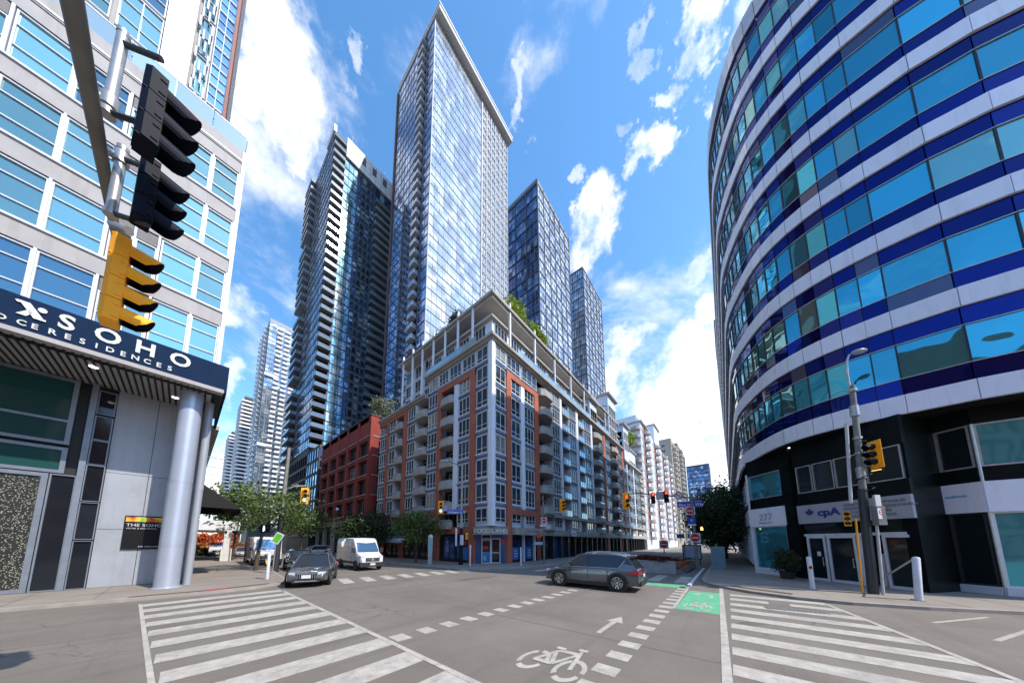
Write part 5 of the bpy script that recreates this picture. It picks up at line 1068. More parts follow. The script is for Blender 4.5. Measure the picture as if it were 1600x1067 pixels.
signal('traffic_light', 'yellow signal on the corner building pole, beside the blue street sign', (16.12,20.95,5.1), R(-38), 3, yel, 0, .95, bp=yel)
bl = mat('street_sign_blue', (.015,.06,.48), .45)
def street_sign(root, x, y, z, rz, w, h, txt):
    o = part(root, 'street_name_sign', MB().box(0,w,-.02,.02,0,h,0).box(.02,w-.02,-.026,-.02,.02,.04,1).box(.02,w-.02,-.026,-.02,h-.04,h-.02,1).mesh('street_name_sign', [bl, white]), (x,y,z), rz)
    me = text_mesh(txt, h*.60, white, .004, .006); me.transform(Matrix.Rotation(R(90), 4, 'X')); obj('lettering', me, (.09, -.026, h*.22), parent=o); return o
street_sign(PB, 16.45, 20.45, 4.98, R(-47), 1.55, .42, 'Wellington St W')
part(PB, 'round_badge', MB().box(-.2,.2,-.02,0,0,.5,0).mesh('round_badge', mat('violet_badge', (.30,.30,.55), .5)), (16.3,20.55,5.25), R(-45))
globe = part(PB, 'green_globe', MB().sphere((0,0,0), .2, 14).mesh('green_globe', mat('green_glass_globe', (.06,.22,.16), .15), 60), (17.75,19.1,3.85)); part(PB, 'globe_cap', MB().lathe([(.001,.24),(.12,.2),(.16,.12)],14).mesh('globe_cap', black), (17.75,19.1,3.85))
signal('pedestrian_signal', 'small yellow signal head low on the corner building pole', (17.85,19.2,2.5), R(40), 3, yel, None, .6)
part(PB, 'white_cabinet', MB().box(-.12,.12,-.12,.12,0,.95).mesh('white_cabinet', white), (17.35,19.25,2.0)); part(PB, 'white_notice', MB().box(-.08,.08,-.02,.0,0,1.7).mesh('white_notice', white), (17.0,19.65,1.9), R(-45))
# second pole on the north-east corner
PC = thing('street_pole', 'thin pole with two lamp brackets and a no-entry sign in front of the shops', 'pole', (23.1,13.7,0))
tubes('pole', [((23.1,13.7,.12),(23.1,13.7,6.9),.09,.07)], polem, PC); tubes('bracket_arm', [((23.1,13.7,5.6),(23.9,12.8,7.3),.035,.03), ((23.1,13.7,6.5),(22.5,14.4,7.0),.03,.03), ((23.9,12.8,7.3),(24.9,11.7,7.9),.03,.03)], polem, PC)
def noentry(root, x, y, z, rz, s=.6):
    o = part(root, 'no_entry_sign', MB().box(-s/2,s/2,-.015,.015,-s/2,s/2,0).mesh('no_entry_sign', white), (x,y,z), rz)
    obj('red_disc', MB().lathe([(s*.44,-.02),(.001,-.02)],24,axis='y').mesh('red_disc', mat('sign_red', (.55,.015,.02), .45)), parent=o); obj('white_bar', MB().box(-s*.34,s*.34,-.026,-.02,-s*.055,s*.055).mesh('white_bar', white), parent=o)
noentry(PC, 23.05, 13.6, 4.4, R(-50), .6)
part(PC, 'white_plate', MB().box(-.35,.35,-.02,.0,-.1,.1).mesh('white_plate', white), (23.0,13.62,3.9), R(-50)); part(PC, 'camera_box', MB().box(-.25,.25,-.2,.2,0,.35).mesh('camera_box', steel), (23.35,13.35,3.55), R(-50))
part(PC, 'red_hand_signal', MB().box(-.2,.2,-.12,.12,-.22,.22).mesh('red_hand_signal', mat('dim_red_box', (.25,.03,.02), .5, emit=((1,.1,.03), .05))), (22.55,13.9,2.9), R(-50)); part(PC, 'blue_plate', MB().box(-.42,.42,-.02,.0,-.14,.14).mesh('blue_plate', mat('pale_blue_plate', (.3,.42,.55), .5)), (22.5,13.95,2.15), R(-50))
signal('traffic_light', 'small yellow signal on a bracket before the long row of balconies', (24.4,12.25,5.35), R(-45), 3, yel, None, .95, bp=yel)
# span across the right street
PD = thing('span_mast', 'dark mast arm across the right street with red signals and the round sign', 'signal mast', (27,2.0,0))
tubes('pole', [((27,2.0,.12),(27,2.0,6.2),.13,.1)], polem, PD); tubes('arm', [((27,2.0,5.9),(27,6.0,6.75),.06,.045), ((27,6.0,6.75),(27,7.4,6.8),.045,.03)], dkmetal, PD)
street_sign(PD, 27.0-.1, 3.0, 5.15, R(-75), 1.72, .5, 'Blue Jays Way')
noentry(PD, 26.85, 2.15, 4.82, R(-65), .68); noentry(PD, 26.85, 1.97, 2.62, R(-65), .74)
part(PD, 'blue_symbol_sign', MB().box(-.28,.28,-.02,0,-.35,.35,0).prism([(-.1,-.03),(.1,-.03),(.1,-.02),(-.1,-.02)], 0, .18, 1).box(-.28,.28,-.03,-.02,-.35,-.22,2).mesh('blue_symbol_sign', [bl, mat('sign_lime', (.3,.5,.1)), white]), (26.85,2.1,3.95), R(-65))
o = part(PD, 'round_sign', MB().lathe([(.33,-.01),(.001,-.01)],24,axis='y').mesh('round_sign', white), (26.9,2.85,6.15), R(-75)); ring = MB().lathe([(.33,-.02),(.26,-.02)],24,axis='y'); ring.prism([(-.2,-.022),(-.14,-.022),(-.14,-.02),(-.2,-.02)], -.0, .001)
obj('red_ring', ring.mesh('red_ring', mat('ring_maroon', (.25,.02,.03))), parent=o); sq = MB().box(-.28,.28,-.025,-.02,-.025,.025).xf(Matrix.Rotation(R(40),4,'Y')).mesh('slash', MATS['ring_maroon']); obj('slash', sq, parent=o)
part(PD, 'grey_back_sign', MB().box(-.3,.3,-.02,0,-.35,.35).mesh('grey_back_sign', steel), (26.9,4.2,6.3), R(-75))
signal('traffic_light', 'black signal with lit red lens, left of the pair by the round sign', (26.9,4.75,5.65), R(-70), 3, nblk, 2, .9); signal('traffic_light', 'black signal with lit red lens, right next to the round sign', (26.9,3.75,5.65), R(-70), 3, nblk, 2, .95)
signal('traffic_light', 'orange signal with a red light at the left tip of the mast arm', (22.5,5.85,4.95), R(-55), 3, yel, 2, .98, bp=yel)
tubes('signal_wire', [((22.5,5.9,6.1),(27,6.9,6.78),.018,.018)], dkmetal, PD)
hs = part(PD, 'hand_signal', MB().box(-.25,.25,-.12,.12,-.25,.25).mesh('hand_signal', nblk), (27.1,1.55,3.35), R(-65)); obj('lit_hand', MB().box(-.09,.09,-.135,-.12,-.14,.02).box(-.09,-.05,-.135,-.12,.02,.12).box(-.03,.01,-.135,-.12,.02,.15).box(.03,.07,-.135,-.12,.02,.12).mesh('lit_hand', mat('lit_orange', (1,.4,.1), emit=((1,.42,.12), 3))), parent=hs)
sp_ = thing('no_entry_post', 'no-entry sign on a short white post standing in the flower planter', 'sign', (30.2,4.7,.4)); tubes('post', [((30.2,4.7,.3),(30.2,4.7,2.3),.05,.05)], steel, sp_); noentry(sp_, 30.15, 4.68, 2.05, R(-65), .78)
tb = thing('transit_boards', 'two small blue boards on a forked post beyond the planters', 'sign', (31.5,3.2,0)); tubes('post', [((31.5,3.2,0),(31.5,3.2,2.2),.04,.04), ((31.5,3.2,2.0),(31.5,2.6,2.6),.03,.03)], dkmetal, tb)
for dy in (.55,-.35): part(tb, 'board', MB().box(-.32,.32,-.02,.02,-.2,.2).mesh('board', mat('dull_blue_board', (.04,.10,.22), .4)), (31.5,3.2+dy-.3,2.85), R(-70))
# right corner pole
PE = thing('lamp_pole', 'leaning wooden pole with street lamp, signals and pipes in front of the curved office block', 'pole', (19.2,-4.5,0))
tubes('pole', [((19.15,-4.5,.12),(19.62,-4.93,9.5),.13,.09)], polem, PE); tubes('dark_sleeve', [((19.15,-4.5,.12),(19.35,-4.68,4.6),.155,.135)], dkmetal, PE)
tubes('conduit', [((19.15,-4.28,4.0),(19.4,-4.55,7.7),.055,.055)], mat('white_conduit', (.45,.45,.46), .6), PE); tubes('conduit', [((19.05,-4.72,.12),(19.3,-4.95,4.3),.045,.045)], MATS['white_conduit'], PE)
tubes('yellow_conduit', [((19.28,-4.25,.12),(19.42,-4.40,3.3),.028,.028)], yel, PE)
la = MB().path([(19.60,-4.86,8.6),(19.64,-4.86,10.2),(19.68,-4.92,10.8),(19.74,-5.02,11.05),(19.8,-5.15,11.12)], [.05,.045,.04,.04,.04], 8); part(PE, 'lamp_arm', la.mesh('lamp_arm', steel, 50), (0,0,0))
lh = MB().sphere((0,0,0), .2, 14, 0, .42); lh.v = [(x*1.5, y, z) for x, y, z in lh.v]; part(PE, 'lamp_head', lh.mesh('lamp_head', mat('lamp_head_grey', (.45,.46,.48), .35), 60), (19.82,-5.33,11.12), R(-50))
for z, h in ((9.2,.12),(8.0,.5),(6.9,.1),(6.2,.08),(5.1,.5)): tubes('clamp_band', [((19.15+.05*z, -4.5-.046*z, z),(19.15+.05*z, -4.5-.046*z, z+h),.14,.14)], steel, PE)
part(PE, 'junction_box', MB().box(-.16,.16,-.12,.12,0,.45).mesh('junction_box', steel), (19.4,-4.95,5.6), R(-60)); part(PE, 'junction_box', MB().box(-.14,.14,-.12,.12,0,.8).mesh('junction_box', polem), (19.15,-4.95,3.0), R(-60))
part(PE, 'cable_coil', MB().path([(19.45+.24*math.cos(t*.9),-4.8+.24*math.sin(t*.9),4.2+.09*t) for t in range(16)], .02, 5).mesh('cable_coil', black), (0,0,0))
tubes('bracket_arm', [((19.5,-4.75,6.75),(19.35,-5.0,6.75),.03,.03)], dkmetal, PE)
signal('traffic_light', 'yellow signal with a green light on the right corner pole', (19.2,-5.15,5.55), R(-152), 3, yel, None, .92, nblk, bp=yel)
signal('pedestrian_signal', 'small orange signal low on the left side of the right corner pole', (19.2,-4.12,3.0), R(-100), 3, yel, None, .58, nblk)
ns = part(PE, 'no_parking_sign', MB().box(-.17,.17,-.01,0,0,.45,0).mesh('no_parking_sign', white), (19.05,-5.0,3.25), R(-45)); obj('ring', MB().lathe([(.12,-.015),(.09,-.015)],20,axis='y').box(-.09,.09,-.016,-.014,-.01,.01).mesh('ring', MATS['sign_red']), (0,0,.28), parent=ns); part(PE, 'notice_plate', MB().box(-.13,.13,-.01,0,0,.5).mesh('notice_plate', mat('notice_white', (.5,.5,.52))), (19.1,-4.98,3.78), R(-45))
# bollards, posts, pay station
bw = mat('white_bollard_paint', (.58,.60,.66), .5, var=.1)
def bollard(lab, x, y, h, r=.08, extra=None, z=.12, name='bollard', group=None):
    t = thing(name, lab, 'bollard', (x, y, z), 0, group); obj('post', MB().lathe([(r,.02),(r,h-r*.5),(r*.7,h-.01),(.001,h)],16).mesh('post', bw, 40), parent=t); obj('base_plate', MB().lathe([(r*1.9,0),(r*1.9,.03),(r,.03)],16).mesh('base_plate', steel), parent=t)
    if extra: obj('push_button', MB().box(-r-.05,-r+.02,-.05,.05,h*.62,h*.62+.16).box(-r-.06,-r-.05,-.04,.04,h*.62+.03,h*.62+.13,1).mesh('push_button', [yel, black]), parent=t)
    return t
bollard('slim white bollard with an orange push button at the left kerb', 3.43, 20.6, 1.45, .08, 1); bollard('slim white bollard nearest the glass shopfront on the right corner', 19.0, -2.8, 1.5, .085, 1)
bollard('white bollard in front of the office entrance, right of the corner pole', 22.6, -5.75, 1.6, .11); bollard('leaning white bollard with a slanted rail, rightmost on the corner', 18.1, -5.26, 1.62, .095).rotation_euler = (R(4), R(2), 0)
part(bpy.data.objects['bollard.003'], 'slanted_rail', MB().tube((0,0,1.6),(1.6,.3,.75),.03).mesh('slanted_rail', steel), (18.1,-5.26,.12))
bollard('white post by the grocery door', 16.9, 17.6, 1.9, .07); bollard('white post on the kerb right of the grocery entrance', 20.2, 14.4, 1.7, .07)
ps_ = thing('parking_meter', 'grey solar pay station with a teal panel on the kerb by the corner building', 'pay station', (16.0,22.3,.12)); obj('body', MB().box(-.2,.2,-.15,.15,0,1.3,0).box(-.22,.22,-.17,.17,1.3,2.6,0).box(-.15,.15,-.18,-.17,1.45,2.2,1).mesh('body', [mat('pay_station_grey', (.34,.36,.38), .5), mat('teal_panel', (.15,.42,.45), .4)]), parent=ps_, rz=R(-45)); obj('domed_cap', MB().lathe([(.24,2.6),(.22,2.8),(.001,2.92)],14).mesh('domed_cap', bw, 50), parent=ps_)
lc = thing('litter_bin', 'white public bin with a tall slim panel, far left by the street', 'bin', (3.4,44,.12)); obj('body', MB().box(-.45,.45,-.35,.35,0,1.4,0).box(-.3,.3,-.2,.2,1.4,3.6,0).mesh('body', [mat('bin_white', (.55,.54,.52))]), parent=lc)
# planters and shared bikes by the cycle track
conp = mat('planter_concrete', (.36,.36,.36), .85, var=.15)
for i, (x, y, lab, m) in enumerate(((23.4, 4.6, 'long concrete planter of dark red flowers at the cycle track', lfr),)):
    t = thing('planter', lab, 'planter', (x, y, 0)); L_, w_, h_ = .8, 3.2, .85; rz_ = R(2)
    b = MB().box(-L_/2, L_/2, -w_/2, w_/2, 0, h_, 0).box(-L_/2-.03, L_/2+.03, -w_/2-.03, w_/2+.03, h_, h_+.08, 0); obj('trough', b.mesh('trough', conp), parent=t, rz=rz_)
    me, _ = crown_mesh((0,0,h_+.22), .5, 1.7, .22, 36, 70, .08, m, 60+i, .2); obj('flowers', me, parent=t); me, _ = crown_mesh((0,0,h_+.12), .5, 1.7, .16, 26, 60, .08, lfd, 70+i, .2); obj('foliage', me, parent=t)
rub = mat('tyre_rubber', (.014,.014,.015), .8); chrome = mat('bright_metal', (.55,.56,.58), .25, .8); bko = mat('bike_orange_red', (.45,.10,.03), .4)
def bicycle(lab, x, y, rz, frame, group):
    t = thing('bicycle', lab, 'bicycle', (x, y, .0), rz, group)
    for wx in (-.52, .52):
        w_ = obj('wheel', MB().lathe([(.33,-.02),(.35,0),(.33,.02),(.31,0),(.33,-.02)],20,axis='y').mesh('wheel', rub), (wx,0,.35), parent=t)
        b = MB()
        for k in range(8): a = math.pi*k/4; b.tube((0,0,0),(.31*math.cos(a),0,.31*math.sin(a)),.004,.004,4)
        obj('spokes', b.mesh('spokes', chrome), parent=w_)
    obj('frame', MB().path([(-.52,0,.35),(-.15,0,.35),(.38,0,.8),(-.22,0,.62),(-.15,0,.35)],.03,6).path([(-.22,0,.62),(-.28,0,.9)],.02,6).path([(.52,0,.35),(.38,0,.8),(.34,0,1.02)],.025,6).path([(-.52,0,.35),(-.22,0,.62)],.015,5).mesh('frame', frame), parent=t)
    obj('saddle', MB().prism([(-.42,-.08),(-.14,-.02),(-.14,.02),(-.42,.08)],.9,.96).mesh('saddle', black), parent=t); obj('handlebar', MB().path([(.28,-.27,1.04),(.34,-.1,1.04),(.34,.1,1.04),(.28,.27,1.04)],.014,6).mesh('handlebar', black), parent=t)
for i in range(6): bicycle('%s orange shared bicycle docked behind the planter' % ('nearest','second','third','fourth','fifth','farthest')[i], 24.9+.75*i, 3.0-.02*i, R(75), bko, 'orange bicycles docked in a row behind the planter')
bx = thing('utility_cabinet', 'pale blue utility cabinet at the kerb under the dark tree', 'cabinet', (29.5,.7,.12)); obj('body', MB().box(-.6,.6,-.45,.45,0,1.7,0).box(-.65,.65,-.5,.5,1.7,1.76,0).box(-.61,-.6,-.4,.4,.15,1.6,1).mesh('body', [mat('pale_blue_cabinet', (.22,.34,.42), .5), mat('cabinet_door_blue', (.18,.29,.37), .5)]), parent=bx)
ab = thing('poster_board', 'low advertising board beyond the bicycles', 'sign', (34.5,2.9,0)); obj('board', MB().box(-.1,.1,-.8,.8,.5,2.0,0).box(-.11,-.1,-.7,.7,.6,1.9,1).mesh('board', [dkmetal, mat('pale_poster', (.35,.4,.5))]), parent=ab); obj('legs', MB().box(-.05,.05,-.7,-.6,0,.5).box(-.05,.05,.6,.7,0,.5).mesh('legs', dkmetal), parent=ab)
obj('cycle_track_kerb', MB().box(17.2,29,1.62,1.76,0,.1).mesh('cycle_track_kerb', bw), parent=road)
# street furniture far left
wa = thing('white_canopy', 'white shop canopy at the end of the hotel wall', 'canopy', (.45,50,0)); obj('canopy', MB().box(0,3.9,-6,6,3.6,4.7).box(0,.3,-6,6,0,3.6).mesh('canopy', mat('white_canvas', (.62,.63,.66), .7)), parent=wa)
for i, (x, y, h) in enumerate(((4.6,40,7),(5.0,75,7.5),(14.7,44,6.8),(14.8,80,7))):
    t = thing('street_lamp', ('slim street lamp behind the left trees','small far street lamp on the left sidewalk','slim lamp post in front of the brick warehouse','far lamp post beyond the brick warehouse')[i], 'street lamp', (x,y,.12)); obj('post', MB().tube((0,0,0),(0,0,h),.08,.05,8).mesh('post', dkmetal), parent=t); obj('globe', MB().sphere((0,0,h+.2),.22,12).mesh('globe', bw, 60), parent=t)
# glass pavilion left of the brick warehouse
GP = thing('glass_pavilion', 'low dark restaurant front with glass upper floor left of the brick warehouse', 'building', (18.4,74,0)); part(GP, 'body', MB().box(18.6,19.85,72,92,0,3.6,0).box(18.0,19.85,71.5,92.5,3.6,3.9,1).box(18.4,19.85,72,92,3.9,6.6,0).box(18.2,19.85,71.7,92.3,6.6,6.9,1).mesh('body', [dkin, conc]))
gf = Fac(GP, 18.38, 92, -90)
for i in range(6): gf.put('window', window_mesh(3.1,2.5,steel,lobg,(.5,),()), .2+3.3*i, 4.0, .02)
flush()
# ------------------------------------------------------------------ vehicles
def paintmat(name, c, metal=.55, rough=.22): return mat(name, c, rough, metal, var=.03, coat=1.)
carglass = mat('car_glass', (.008,.010,.013), .05, 0, var=0, spec=.6); plast = mat('black_trim_plastic', (.02,.02,.022), .55); lampw = mat('headlamp_clear', (.75,.77,.8), .12, .3); lampr = mat('tail_lamp_red', (.42,.01,.012), .18, coat=1.0); platew = mat('licence_plate', (.62,.63,.66), .5)
def loft(st, m, nose=True):
    """st: list of (x, zlo, zhi, hw, top_inset, low_inset): closed body lofted along x"""
    b = MB(); rings = []
    for x, zl, zh, hw, ti, li in st:
        h = zh-zl
        half = [(0, zl), (hw-li, zl), (hw-.25*li, zl+.10*h), (hw, zl+.35*h), (hw*.995, zl+.62*h), (hw-.22*ti, zl+.86*h), (hw-.6*ti, zl+.965*h), (hw-1.3*ti, zh), (0, zh+.012)]
        pts = [(x, y, z) for y, z in half] + [(x, -y, z) for y, z in half[-2:0:-1]]; rings.append(pts)
    n = len(rings[0]); b.v = [p for r_ in rings for p in r_]
    for j in range(len(rings)-1):
        for i in range(n): q = (i+1) % n; b.f.append((j*n+i, j*n+q, (j+1)*n+q, (j+1)*n+i)); b.m.append(0)
    b.f.append(tuple(reversed(range(n)))); b.m.append(0); b.f.append(tuple((len(rings)-1)*n+i for i in range(n))); b.m.append(0)
    return b
def wheel(root, x, y, r, side, spokes=10, rimm=None, w=.22):
    W_ = bpy.data.objects.new('wheel', None); LK(W_); W_.parent = root; W_.location = (x, y, r); W_.empty_display_size = .1
    obj('tyre', MB().lathe([(r*.68,-w/2),(r*.94,-w/2),(r,-w*.36),(r,w*.36),(r*.94,w/2),(r*.68,w/2),(r*.68,-w/2)],28,axis='y').mesh('tyre', rub, 30), parent=W_)
    b = MB().lathe([(r*.69,side*w*.46),(r*.66,side*w*.46),(r*.63,side*w*.15),(.001,side*w*.12)],24,axis='y',m=1); b.lathe([(r*.70,side*w*.47),(r*.645,side*w*.485)],24,axis='y')
    for k in range(spokes):
        a = 2*math.pi*(k+(.17 if k % 2 else -.0)*1)/spokes; ca, sa = math.cos(a), math.sin(a); pw_ = r*.045
        b.face([(ca*r*.12-sa*pw_, side*w*.40, sa*r*.12+ca*pw_), (ca*r*.12+sa*pw_, side*w*.40, sa*r*.12-ca*pw_), (ca*r*.66+sa*pw_*1.1, side*w*.47, sa*r*.66-ca*pw_*1.1), (ca*r*.66-sa*pw_*1.1, side*w*.47, sa*r*.66+ca*pw_*1.1)])
    b.lathe([(r*.15,side*w*.3),(r*.15,side*w*.43),(.001,side*w*.44)],12,axis='y'); obj('rim', b.mesh('rim', [rimm or chrome, plast]), parent=W_)
def suv(lab, x, y, rz, L_=4.7, Wd=1.9, H_=1.65, pm=None, r=.37, cat='SUV', name='parked_car', detail=True, roofrail=True, plate=True, grille=1):
    t = thing(name, lab, cat, (x, y, 0.02), rz); hw = Wd/2; h, f = L_/2, 1
    zb = H_*.605
    st = [(-h,.42,zb-.15,hw*.80,.06,.1), (-h+.06,.34,zb-.02,hw*.90,.08,.1), (-h+.35,.26,zb+.02,hw*.97,.08,.07), (-h*.45,.22,zb,hw*.985,.07,.05), (0,.21,zb-.01,hw,.06,.05), (h*.38,.22,zb-.03,hw*.99,.07,.05), (h*.5,.22,zb-.04,hw*.985,.09,.06), (h*.72,.25,zb-.12,hw*.96,.12,.07), (h*.9,.28,zb-.22,hw*.90,.14,.1), (h-.05,.34,zb-.32,hw*.80,.12,.12), (h,.42,zb-.42,hw*.70,.08,.1)]
    obj('body', loft(st, None).mesh('body', pm, 38), parent=t)
    # greenhouse
    zr = H_; b = MB(); xs = [(-h+.12,zb-.03),( -h+.55,zr-.12),(-h*.45,zr-.02),(h*.05,zr-.0),(h*.16,zr-.05),(h*.52,zb-.06)]
    def ring(x, z): wi = hw*.90 if z < zb+.05 else hw*(.90-.24*(z-zb)/(zr-zb)); return wi
    bot = [(-h+.12,zb-.03),(h*.52,zb-.06)]
    top = xs[1:5]
    for s in (-1, 1):
        poly = [(x_, s*ring(x_, z), z) for x_, z in xs]; b.face(poly if s < 0 else poly[::-1])
    for j in range(5):
        a_, c_ = xs[j], xs[j+1]; b.face([(a_[0],-ring(*a_),a_[1]),(a_[0],ring(*a_),a_[1]),(c_[0],ring(*c_),c_[1]),(c_[0],-ring(*c_),c_[1])][::-1])
    obj('window_glass', b.mesh('window_glass', glass('car_window_reflective', (.045,.055,.07), .45, .03, rnd=.1, wave=.3)), parent=t)
    rf = MB(); rp = [(-h+.42,zr-.13),(-h*.62,zr-.03),(-h*.3,zr+.015),(h*.02,zr+.01),(h*.17,zr-.055)]
    for j in range(4):
        a_, c_ = rp[j], rp[j+1]; wa_, wc = ring(a_[0], zr)+.015, ring(c_[0], zr)+.015
        rf.face([(a_[0],-wa_,a_[1]),(c_[0],-wc,c_[1]),(c_[0],-wc*.8,c_[1]+.035),(a_[0],-wa_*.8,a_[1]+.035)]); rf.face([(a_[0],-wa_*.8,a_[1]+.035),(c_[0],-wc*.8,c_[1]+.035),(c_[0],wc*.8,c_[1]+.035),(a_[0],wa_*.8,a_[1]+.035)]); rf.face([(a_[0],wa_*.8,a_[1]+.035),(c_[0],wc*.8,c_[1]+.035),(c_[0],wc,c_[1]),(a_[0],wa_,a_[1])])
        rf.face([(a_[0],-wa_,a_[1]-.06),(c_[0],-wc,c_[1]-.06),(c_[0],-wc,c_[1]),(a_[0],-wa_,a_[1])]); rf.face([(a_[0],wa_,a_[1]),(c_[0],wc,c_[1]),(c_[0],wc,c_[1]-.06),(a_[0],wa_,a_[1]-.06)])
    obj('roof', rf.mesh('roof', pm, 40), parent=t)
    for s in (-1, 1):
        w0, w1 = s*(hw*.905), s*(hw*.665)
        obj('pillar', MB().path([(h*.53,w0,zb-.06),(h*.17,w1*1.02,zr-.04)],.04,6).mesh('pillar', pm), parent=t)
        obj('pillar', MB().path([(-h*.02,s*hw*.90,zb),(-h*.04,s*hw*.675,zr-.03)],.03,4).mesh('pillar', plast), parent=t)
        q = MB(); q.face([(-h+.10,s*hw*.91,zb-.02),(-h*.60,s*hw*.912,zb),(-h*.78,s*hw*.70,zr-.07),(-h+.50,s*hw*.68,zr-.13)][::s]); obj('rear_quarter', q.mesh('rear_quarter', pm), parent=t)
        obj('window_trim', MB().path([(h*.50,s*hw*.925,zb-.01),(0,s*hw*.93,zb+.02),(-h*.62,s*hw*.925,zb+.03),(-h*.74,s*hw*.79,zb+.36)],.012,4).mesh('window_trim', chrome), parent=t)
        if roofrail: obj('roof_rail', MB().path([(h*.05,s*hw*.6,zr+.05),(-h*.1,s*hw*.6,zr+.09),(-h*.55,s*hw*.6,zr+.06),(-h*.68,s*hw*.6,zr)],.018,5).mesh('roof_rail', chrome), parent=t)
        m_ = obj('mirror', MB().box(-.10,.06,0 if s > 0 else -.2,.2 if s > 0 else 0,-.07,.07).mesh('mirror', pm), (h*.40, s*hw*.93, zb+.06), parent=t)
        obj('sill_cladding', MB().box(-h*.5,h*.45,s*hw-.02 if s > 0 else -hw-.012,hw+.012 if s > 0 else -hw+.02,.2,.36).mesh('sill_cladding', plast), parent=t)
        for dx in (-h*.03, h*.36, -h*.42): obj('door_seam', MB().box(dx-.006,dx+.006,min(s*hw*.97,s*(hw+.003)),max(s*hw*.97,s*(hw+.003)),.38,zb-.1).mesh('door_seam', black), parent=t)
        for dx in (h*.02, -h*.36): obj('door_handle', MB().box(dx-.09,dx+.09,min(s*hw,s*(hw+.03)),max(s*hw,s*(hw+.03)),zb-.17,zb-.135).mesh('door_handle', chrome), parent=t)
        for wx in (-L_*.30, L_*.305):
            ar = MB().lathe([(r*1.19, -.02),(r*1.19,.02),(.001,.02)] if s > 0 else [(r*1.19,.02),(r*1.19,-.02),(.001,-.02)], 26, axis='y', c=(wx, s*(hw-.004), r+.02)); obj('wheel_arch', ar.mesh('wheel_arch', plast), parent=t)
            wheel(t, wx, s*(hw-.075), r, s)
        hl = MB().prism([(h-.30, hw*.86), (h-.10, hw*.78), (h-.02, hw*.50), (h-.24, hw*.62)], zb-.34, zb-.22); 
        if s < 0: hl.v = [(a, -b_, c) for a, b_, c in hl.v]; hl.f = [q_[::-1] for q_ in hl.f]
        obj('headlight', hl.mesh('headlight', lampw), parent=t)
        tl = MB().prism([(-h+.0, hw*.50), (-h-.025, hw*.55), (-h+.05, hw*.95), (-h+.42, hw*.985), (-h+.40, hw*.93)], zb-.22, zb-.06)
        if s < 0: tl.v = [(a, -b_, c) for a, b_, c in tl.v]; tl.f = [q_[::-1] for q_ in tl.f]
        obj('tail_light', tl.mesh('tail_light', lampr), parent=t)
        fg = MB().box(h-.14,h-.03,min(s*hw*.55,s*hw*.78),max(s*hw*.55,s*hw*.78),.42,.56); obj('fog_vent', fg.mesh('fog_vent', plast), parent=t)
    g_ = MB().prism([(h-.06,-hw*.48),(h+.015,-hw*.40),(h+.015,hw*.40),(h-.06,hw*.48)], zb-.52, zb-.30, 0)
    for k in range(9): yy = -hw*.38+hw*.76*k/8; g_.box(h+.012,h+.024,yy-.012,yy+.012,zb-.51,zb-.31,1)
    g_.box(h+.01,h+.03,-hw*.42,hw*.42,zb-.30,zb-.285,1); obj('grille', g_.mesh('grille', [black, chrome]), parent=t)
    obj('front_bumper', MB().box(h-.12,h+.02,-hw*.62,hw*.62,.26,.44).mesh('front_bumper', plast), parent=t); obj('skid_strip', MB().box(h-.06,h+.03,-hw*.5,hw*.5,.30,.345).mesh('skid_strip', chrome), parent=t)
    obj('rear_bumper', MB().box(-h-.02,-h+.2,-hw*.80,hw*.80,.28,.50).mesh('rear_bumper', plast), parent=t); obj('wiper', MB().path([(h*.5,-.5,zb+.0),(h*.42,.1,zb+.1)],.01,4).mesh('wiper', black), parent=t)
    if plate: obj('licence_plate', MB().box(h+.02,h+.035,-.2,.2,.46,.62).mesh('licence_plate', platew), parent=t); obj('licence_plate', MB().box(-h-.035,-h-.02,-.2,.2,.66,.80).mesh('licence_plate', platew), parent=t)
    obj('rear_spoiler', MB().box(-h+.28,-h+.55,-hw*.62,hw*.62,zr-.12,zr-.06).mesh('rear_spoiler', pm), parent=t)
    return t
silver = paintmat('silver_grey_paint', (.15,.15,.158)); gunm = paintmat('gunmetal_paint', (.115,.125,.14)); whp = paintmat('white_car_paint', (.62,.63,.65), 0, .3); tanp = paintmat('beige_car_paint', (.45,.33,.28), .2); blkp = paintmat('black_car_paint', (.015,.015,.018), .2)
suv('silver grey SUV turning into the intersection at the left kerb', 5.15, 18.3, R(-114), 4.6, 1.92, 1.60, silver, .37, name='car')
suv('gunmetal SUV crossing the intersection, seen from its side and rear', 14.15, 5.5, R(90+3), 4.75, 1.92, 1.68, gunm, .385, name='car')
suv('white SUV farther up the left street, behind the silver one', 14.5, 52, R(-178), 4.6, 1.85, 1.65, whp, .36, name='car')
suv('small dark grey car on the far left street beside the white truck', 2.2, 66, R(-95), 4.4, 1.8, 1.45, silver, .33, cat='car', name='car')
suv('beige car behind the white step van on the left street', 6.3, 58, R(-95), 4.4, 1.8, 1.45, tanp, .33, cat='car', name='car')
suv('black SUV tucked just behind the silver one at the left', 6.6, 27.5, R(-95), 4.3, 1.8, 1.6, blkp, .35, name='car')
